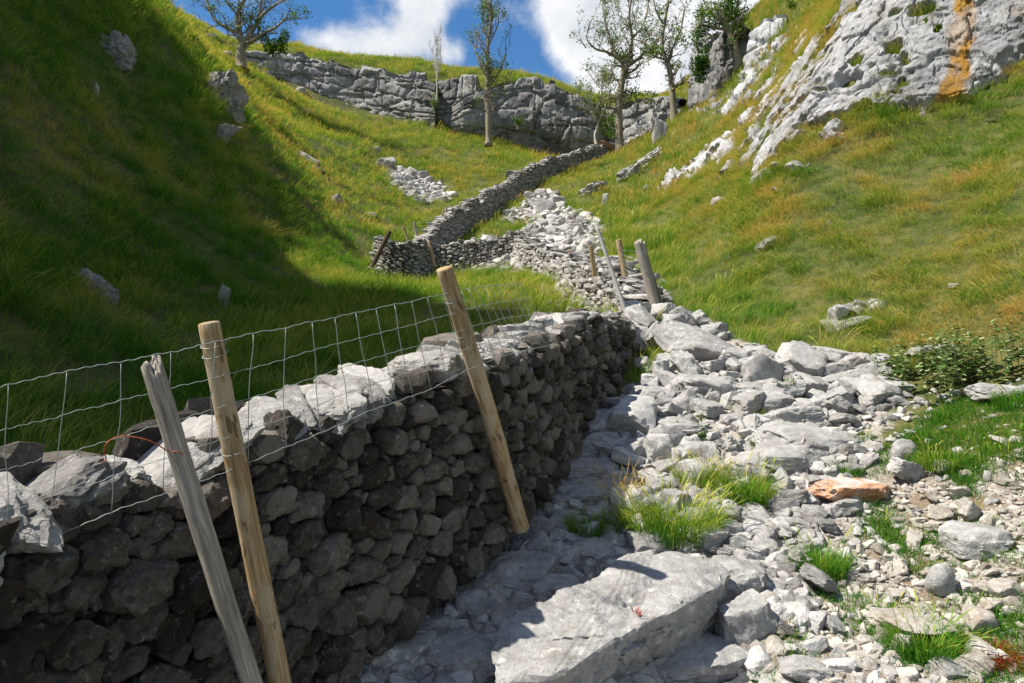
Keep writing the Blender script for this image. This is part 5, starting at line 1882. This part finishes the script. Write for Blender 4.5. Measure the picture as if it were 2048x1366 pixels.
def tuft(px, py, wpx, n, ln, label, seed, tint=0.35, width=0.0052, droop=0.5, mat=None, name='grass_tuft', cat='grass tuft', heads=0.04, group=None, spread=0.7):
    r_ = np.random.default_rng(seed)
    base = on_ground(px, py)
    rad = wpx / F * base[1] / 2
    v, f, b_ = blades(r_, n, rad * 0.62, ln * 0.5, ln, width, droop, (0.0, 0.0), 5, heads, spread)
    z = ground(v[:, 0] * 0 + base[0], v[:, 1] * 0 + base[1])
    ti_ = np.clip(tint + 0.18 * vnoise(v * 6 + seed, seed), 0, 1)
    o = mesh_obj(name, v + base, f, mat or M_TUFT, attrs={'tint': ti_, 'blade': b_}, loc=base)
    return tag(o, label, cat, group)


tuft(1190, 1070, 170, 900, 0.32, 'green grass tuft at the left end of the foreground tufts', 1, .25)
tuft(1340, 1065, 320, 2800, 0.44, 'largest bushy grass tuft with yellow tips in the middle scree', 2, .28, heads=.08)
tuft(1480, 1000, 190, 1300, 0.42, 'green grass tuft right of and behind the largest tuft', 3, .27, heads=.06)
tuft(1400, 965, 170, 700, 0.36, 'yellowing grass tuft behind the largest tuft', 4, .45, heads=.1)
tuft(1240, 1020, 90, 120, 0.38, 'thin pale bents beside the tall round post', 5, .8, .003, .3, heads=.6)
tuft(1640, 1145, 160, 900, 0.30, 'dark green grass tuft on the gravel right of the huge boulder', 6, .16)
tuft(1850, 1310, 200, 1000, 0.28, 'dark green grass tuft near the bottom right corner', 7, .14)
tuft(1880, 935, 140, 800, 0.26, 'brown topped dark grass tuft beside the path', 8, .35)
tuft(1690, 945, 110, 260, 0.20, 'low green tuft left of the orange stained rock', 9, .3)
tuft(2030, 810, 120, 400, 0.26, 'green tuft at the right edge under the nettles', 10, .25)
tuft(1510, 830, 120, 260, 0.17, 'yellow green turf cushion beside the brick shaped rock', 11, .55)
tuft(1460, 815, 70, 140, 0.15, 'small orange tinged turf cushion in the upper scree', 12, .66)
tuft(1790, 1230, 120, 260, 0.14, 'low green tuft on the path above the bottom right tuft', 13, .3)
tuft(1560, 1010, 60, 120, 0.14, 'small straw coloured tuft beside the orange stained rock', 14, .7)
tuft(1390, 1100, 60, 160, 0.16, 'small yellow tuft at the back of the huge boulder', 15, .6)
tuft(1720, 880, 90, 220, 0.18, 'small green tuft at the turf edge above the path', 16, .3)
tuft(1978, 1318, 110, 2600, 0.17, 'dark red moss clump at the bottom right', 17, .4, .005, .75, M_REDMOSS, 'moss_clump', 'moss', 0, None, 1.2)
tuft(1195, 1190, 28, 160, 0.05, 'orange moss cushion in the crack above the huge boulder', 18, .75, .004, .5, M_TUFT, 'moss_clump', 'moss', 0)


def leafy(px, py, hpx, wpx, nst, nlf, label, seed, mat=None, name='nettle_plant', cat='plant', lsz=0.045, tint=.62):
    """upright stems that carry pointed leaves in pairs"""
    r_ = np.random.default_rng(seed)
    base = on_ground(px, py)
    d = base[1]
    H_, Wd = hpx / F * d, wpx / F * d
    root = empty(name, base, label, cat)
    St, V, Fc, T, n = Heap(), [], [], [], 0
    for s in range(nst):
        b0 = base + np.array((r_.uniform(-.5, .5) * Wd, r_.uniform(-.4, .4) * Wd, 0))
        b0[2] = float(ground(b0[0], b0[1])) - 0.01
        hh = H_ * r_.uniform(.55, 1.0)
        tip = b0 + np.array((r_.normal() * .12 * hh, r_.normal() * .12 * hh, hh))
        p = smooth_path([b0, (b0 + tip) / 2 + r_.normal(size=3) * .03 * hh, tip], 8)
        v, f = ttube(p, np.linspace(.0035, .0015, 8), 4)
        St.add(v, f, .5)
        for k in range(nlf):
            u = r_.uniform(.15, 1)
            c = b0 * (1 - u) + tip * u
            a = r_.uniform(0, 6.3)
            dr = np.array((math.cos(a), math.sin(a), r_.uniform(-.5, .3)))
            sd = np.array((-math.sin(a), math.cos(a), r_.normal() * .2))
            l_ = lsz * r_.uniform(.6, 1.3)
            q = np.array([c, c + dr * l_ * .45 + sd * l_ * .3, c + dr * l_, c + dr * l_ * .45 - sd * l_ * .3])
            V.append(q)
            Fc.append(np.arange(4) + n)
            T += [r_.random()] * 4
            n += 4
    St.build('stem', M_DARKWOOD, root)
    mesh_obj('foliage', np.concatenate(V), np.array(Fc), mat or M_NETTLE, root, attrs={'tint': np.clip(np.array(T) * .5 + tint - .25, 0, 1), 'blade': np.array(T)})


leafy(1930, 760, 110, 270, 90, 34, 'wide nettle bed with pale leaf tips at the foot of the right bank', 41, lsz=.06, name='nettle_bed')
leafy(1840, 745, 70, 130, 30, 26, 'smaller nettle clump left of the nettle bed', 42, lsz=.055)
leafy(1390, 878, 55, 60, 9, 22, 'dark leafy plant growing between slabs above the white angular rock', 43)
leafy(1525, 890, 42, 34, 5, 18, 'small leafy plant in the middle scree under the grey block', 44)
leafy(1575, 800, 60, 50, 7, 20, 'leafy plant growing by the tall pale boulder', 45)
leafy(1480, 895, 30, 50, 5, 14, 'low leafy sprig beside the yellowing tuft', 46)
leafy(1640, 795, 40, 60, 6, 16, 'leafy plant at the back of the scree below the right bank', 47)

# red stems growing on the huge boulder: rooted on its surface
bo = bpy.data.objects['boulder']
vv = np.array([v.co for v in bo.data.vertices]) + np.array(bo.location)
ppx, ppy = proj(vv)
cand = np.hypot(ppx - 1272, ppy - 1226) + 200 * (vv[:, 1] - vv[:, 1].min()) * 0.05
root_p = vv[cand.argmin()]
v, f, b_ = blades(np.random.default_rng(3), 46, 0.022, 0.02, 0.05, 0.004, 0.3, (0, 0), 3, 0.3, .8)
o = mesh_obj('red_plant', v + root_p, f, M_RED, attrs={'tint': b_ * .7, 'blade': b_}, loc=root_p)
tag(o, 'tiny red stemmed plant growing on top of the huge boulder', 'plant')

# ------------------------------------------------------------------ trees


def tree(label, d, limbs, seed, twig=(0.9, 0.35), nleaf=2500, leaf=0.13, bark=None, name='ash_tree', cat='tree', clumps=(), tint=.5, twig_n=5, levels=2, upright=.35, jitter=1.0, droop=0.0):
    """limbs: list of (points in picture pixels, r0, r1) at depth d; side twigs and leaves grow out of them"""
    r_ = np.random.default_rng(seed)
    TR, TW = Heap(), Heap()
    ends = []
    base = W(*limbs[0][0][0], d)
    for li, (pts, r0, r1) in enumerate(limbs):
        q = np.array([W(a, b_, d) for a, b_ in pts])
        if li:
            dz = np.linspace(0, 1, len(q)) * r_.normal() * 1.0 * jitter
            q[:, 1] += dz
        n = max(8, int(len(q) * 5))
        p = smooth_path(q, n)
        p = p + 0.06 * jitter * np.stack([vnoise(p * 0.9, seed + k) for k in range(3)], 1) * np.linspace(0.2, 1, n)[:, None]
        rad = np.linspace(r0, r1, n)
        if li == 0:
            rad = rad * (1 + 0.7 * np.exp(-np.linspace(0, 1, n) * 14))
        v, f = ttube(p, rad, 9, wob=.06, r=r_)
        TR.add(v, f, .5)
        lnp = np.linalg.norm(np.diff(p, axis=0), axis=1).sum()
        # side twigs
        start = .45 if li == 0 else .15
        for k in range(int(twig_n * lnp)):
            u = r_.uniform(start, 1)
            i = int(u * (n - 1))
            grow(r_, TW, ends, p[i], rad[i] * .5, twig[0] * r_.uniform(.5, 1.3), levels, twig[1], upright, (p[min(i + 1, n - 1)] - p[max(i - 1, 0)]), droop)
        grow(r_, TW, ends, p[-1], rad[-1] * .8, twig[0], levels, twig[1], upright, p[-1] - p[-3], droop)
    root = empty(name, base, label, cat)
    TR.build('trunk', bark or M_BARK, root)
    TW.build('twigs', bark or M_BARK, root)
    ends = np.array(ends)
    C = []
    if nleaf:
        wgt = 0.10 + (vnoise(ends * 0.9, seed + 4) > 0.05) * 1.0
        idx = r_.choice(len(ends), nleaf, p=wgt / wgt.sum())
        C.append(ends[idx] + r_.normal(size=(nleaf, 3)) * 0.16)
    for (cx, cy, rx, ry, n) in clumps:
        c = W(cx, cy, d)
        q = r_.normal(size=(n * 3, 3))
        q /= np.linalg.norm(q, axis=1, keepdims=True)
        q *= (r_.random(len(q)) ** .45)[:, None]
        q = q * np.array((rx / F * d, rx / F * d * .8, ry / F * d)) + c
        q = q[fbm(q * 1.7, 2, seed + 8) > 0.02][:n]
        C.append(q)
    if C:
        C = np.concatenate(C)
        n = len(C)
        a = r_.normal(size=(n, 3))
        a /= np.linalg.norm(a, axis=1, keepdims=True)
        b_ = np.cross(a, r_.normal(size=(n, 3)))
        b_ /= np.linalg.norm(b_, axis=1, keepdims=True)
        s = leaf * r_.uniform(.5, 1.25, n)[:, None]
        V = np.stack([C - a * s * .6, C + b_ * s * .26, C + a * s * .6, C - b_ * s * .26], 1).reshape(-1, 3)
        Fc = np.arange(4 * n).reshape(-1, 4)
        ti_ = np.clip(tint + .25 * vnoise(C * 1.1, seed + 2) + r_.normal(size=n) * .12, 0, 1)
        mesh_obj('foliage', V, Fc, M_LEAF, root, attrs={'tint': np.repeat(ti_, 4), 'blade': np.repeat(r_.random(n), 4)})
    return root


def grow(r_, H_, ends, p0, rad, ln, lev, split, up, along, droop=0.0):
    al = along / (np.linalg.norm(along) + 1e-9)
    dv = r_.normal(size=3) * 0.75 + al * .6 + np.array((0, 0, up))
    dv /= np.linalg.norm(dv)
    n = 6
    p = [p0]
    cur = dv.copy()
    for i in range(n - 1):
        cur = cur + r_.normal(size=3) * .22 + np.array((0, 0, up * .15 - droop * .2))
        cur /= np.linalg.norm(cur)
        p.append(p[-1] + cur * ln / (n - 1))
    p = np.array(p)
    rad = max(rad, 0.010)
    v, f = ttube(p, np.linspace(rad, max(rad * .35, 0.007), n), 4)
    H_.add(v, f, .5)
    if lev <= 0:
        ends.extend(p[2:])
        return
    for k in range(3):
        i = int(r_.integers(2, n))
        grow(r_, H_, ends, p[i], rad * .55, ln * r_.uniform(.45, .75), lev - 1, split, up, p[i] - p[i - 1], droop)
    ends.append(p[-1])


tree('old ash tree on the left skyline with a forked trunk and sparse leaves', 50,
     [([(483, 140), (482, 110), (485, 88)], .40, .30), ([(485, 92), (478, 60), (476, 30), (490, 0), (500, -30)], .24, .08), ([(480, 66), (455, 56), (430, 40), (418, 22), (408, -10)], .15, .05),
      ([(485, 88), (500, 66), (515, 40), (520, 10), (525, -30)], .20, .06), ([(488, 88), (512, 82), (530, 72), (560, 62), (578, 50)], .16, .05), ([(515, 40), (545, 18), (575, 5), (600, -10)], .12, .04), ([(476, 30), (455, 5), (440, -25)], .10, .04)],
     201, (1.3, .4), 2200, .17, clumps=[(552, 84, 34, 32, 1500), (520, 45, 26, 20, 200)], tint=.42, twig_n=2.2)
tree('slender upright tree with a straight pale trunk in the middle of the grass slope', 46,
     [([(977, 292), (977, 250), (975, 200), (974, 140)], .19, .14), ([(974, 145), (976, 95), (982, 50), (984, -20)], .13, .05), ([(976, 160), (962, 130), (950, 95), (945, 70)], .06, .03), ([(976, 175), (995, 150), (1010, 110), (1012, 85)], .06, .03),
      ([(978, 100), (968, 50), (966, 0)], .05, .02), ([(978, 90), (996, 50), (1000, 10)], .05, .02), ([(976, 200), (960, 190), (945, 180)], .04, .02), ([(976, 190), (998, 178), (1012, 165)], .04, .02)],
     202, (.8, .3), 1500, .15, clumps=[(992, 172, 24, 26, 260), (980, 30, 22, 45, 380)], tint=.5, twig_n=3.0, upright=.9, name='slender_tree')
tree('tall crooked ash tree growing beside the broken stump', 53,
     [([(1241, 318), (1239, 270), (1238, 210), (1244, 165), (1252, 135)], .31, .22), ([(1250, 140), (1238, 122), (1215, 110), (1190, 108), (1172, 96)], .15, .06), ([(1252, 136), (1258, 110), (1262, 80), (1256, 40), (1262, -10)], .17, .06),
      ([(1254, 134), (1272, 122), (1290, 108), (1305, 108)], .14, .07), ([(1238, 122), (1222, 80), (1212, 40), (1206, 0)], .10, .04), ([(1262, 80), (1285, 50), (1296, 15), (1300, -15)], .09, .04), ([(1172, 96), (1160, 80), (1152, 86)], .05, .03)],
     203, (1.5, .4), 4000, .16, tint=.45, twig_n=2.4)
tree('ash tree with bare curving trunk and leafy clump right of the tall crooked one', 50,
     [([(1349, 248), (1346, 210), (1342, 160), (1334, 120)], .26, .18), ([(1334, 124), (1324, 95), (1328, 50), (1336, 0), (1340, -30)], .16, .06), ([(1330, 112), (1305, 95), (1290, 78), (1270, 68)], .09, .04), ([(1336, 120), (1350, 85), (1365, 50), (1372, 10)], .09, .04), ([(1328, 50), (1310, 25), (1300, -10)], .07, .03)],
     204, (1.2, .4), 1900, .16, clumps=[(1316, 92, 30, 24, 600)], tint=.5, twig_n=2.2)
tree('leaning leafy ash tree on the crag at the top of the right bank', 41,
     [([(1480, 140), (1470, 100), (1462, 70), (1446, 40)], .26, .18), ([(1446, 42), (1430, 20), (1415, -20)], .13, .06), ([(1462, 70), (1470, 40), (1478, 0), (1485, -30)], .13, .05), ([(1455, 60), (1425, 55), (1400, 50), (1385, 62)], .10, .04), ([(1446, 40), (1452, 10), (1450, -25)], .10, .04)],
     205, (1.2, .4), 3600, .15, clumps=[(1412, 52, 28, 28, 420), (1392, 70, 18, 24, 240), (1404, 100, 18, 22, 200), (1484, 60, 26, 16, 300), (1430, 18, 34, 16, 260), (1466, 10, 22, 14, 150)], tint=.28, twig_n=3)
tree('thin bleached dead sapling in front of the grassy skyline', 57, [([(873, 205), (874, 160), (873, 120), (875, 80)], .07, .03), ([(874, 160), (880, 120), (884, 90)], .035, .02), ([(873, 150), (866, 115), (862, 88)], .035, .02)],
     206, (.8, .3), 0, .1, bark=M_DEAD, name='dead_sapling', twig_n=2.4, upright=1.2)
tree('pale barked sapling with bright leaves growing from the broken stump', 53.5, [([(1193, 290), (1190, 270), (1197, 245), (1186, 220), (1180, 195)], .10, .05), ([(1197, 245), (1210, 215), (1215, 190)], .05, .02), ([(1186, 220), (1165, 205), (1158, 190)], .05, .02)],
     207, (.9, .3), 900, .16, bark=M_DEAD, name='leafy_sapling', clumps=[(1212, 240, 24, 34, 420), (1190, 200, 28, 22, 260)], tint=.65, twig_n=3, upright=.6)
tree('small leafy young tree between the dark cliff and the tall crooked ash', 57, [([(1205, 215), (1204, 180), (1206, 150)], .07, .04), ([(1204, 180), (1190, 160), (1180, 145)], .03, .02), ([(1205, 175), (1220, 158), (1225, 145)], .03, .02)],
     208, (.9, .3), 700, .17, name='leafy_sapling', tint=.55, twig_n=4)


def bush(label, cx, cy, rx, ry, d, n, seed, tint=.35, leaf=.15, name='bush'):
    """a low bush: a few stems and leaves spread through its volume"""
    tree(label, d, [([(cx, cy + ry * .8), (cx - 2, cy + ry * .3), (cx - 4, cy)], .05 * d / 50, .02 * d / 50), ([(cx, cy + ry * .8), (cx + rx * .4, cy), (cx + rx * .5, cy - ry * .4)], .03 * d / 50, .015 * d / 50), ([(cx, cy + ry * .8), (cx - rx * .5, cy), (cx - rx * .6, cy - ry * .4)], .03 * d / 50, .015 * d / 50)],
         seed, (.5 * d / 50, .3), 0, leaf, name=name, cat='bush', clumps=[(cx, cy, rx, ry, n)], tint=tint, twig_n=2, levels=1, jitter=.12)


bush('dark bush hanging on the crag under the leaning leafy tree', 1400, 135, 24, 32, 42, 1500, 301, .25)
bush('yellow green bush on the spur left of the skyline ash', 378, 92, 36, 24, 30, 900, 302, .75)
bush('dark green bush on the cliff top between the two tall ash trees', 1290, 196, 32, 12, 56.5, 700, 303, .3)
bush('small bush at the top of the seep on the rock face', 1868, 42, 16, 22, 13.2, 260, 304, .6, .10)
bush('bush low on the dark undercut cliff', 1036, 246, 16, 16, 57, 300, 305, .45)
bush('green bush at the foot of the cliff behind the tall crooked ash', 1228, 250, 22, 34, 56, 700, 306, .4)
bush('small bush in the crack between the two left cliffs', 868, 205, 12, 18, 58.5, 240, 307, .5)
bush('bush on the skyline at the top of the right bank', 1600, 6, 26, 12, 37, 500, 308, .3, .12)

# the broken stump and the fallen branches beside it
sr_ = np.random.default_rng(4)
stump = empty('tree_stump', on_ground(1222, 318), 'torn brown stump leaning over the end of the climbing wall', 'stump')
h = Heap()
v, f = ttube(smooth_path([W(1236, 325, 54), W(1224, 300, 54), W(1208, 290, 53.8), W(1192, 290, 53.6)], 16), np.array([.36, .34, .33, .32, .31, .30, .29, .28, .27, .27, .26, .26, .25, .24, .2, .12]), 10, wob=.12, r=sr_)
h.add(v, f, .5)
h.build('trunk', M_STUMP, stump)
h = Heap()
for k in range(8):
    a = W(1190 + k * 3, 291, 53.6)
    v, f = ttube(np.array([a, a + np.array((sr_.normal() * .15 - .15, sr_.normal() * .2, sr_.uniform(.1, .35)))]), np.array([.05, .01]), 5)
    h.add(v, f, .5)
h.build('splinters', M_STUMP, stump)
for lab, pts, rd in (('long bleached fallen branch lying beyond the climbing wall', [(1110, 334), (1130, 330), (1150, 322), (1172, 318)], .09), ('shorter fallen branch above the long bleached one', [(1104, 338), (1128, 335), (1152, 328)], .06)):
    d0 = 51.0
    q = smooth_path([W(a, b_, d0 + .3 * i) for i, (a, b_) in enumerate(pts)], 16)
    q[:, 2] = ground(q[:, 0], q[:, 1]) + 0.25 + .25 * np.linspace(0, 1, 16)
    h = Heap()
    v, f = ttube(q, np.linspace(rd, rd * .4, 16), 7, wob=.08, r=sr_)
    h.add(v, f, .5)
    o = h.build('fallen_branch', M_DEAD, loc=q.mean(0))
    tag(o, lab, 'branch')
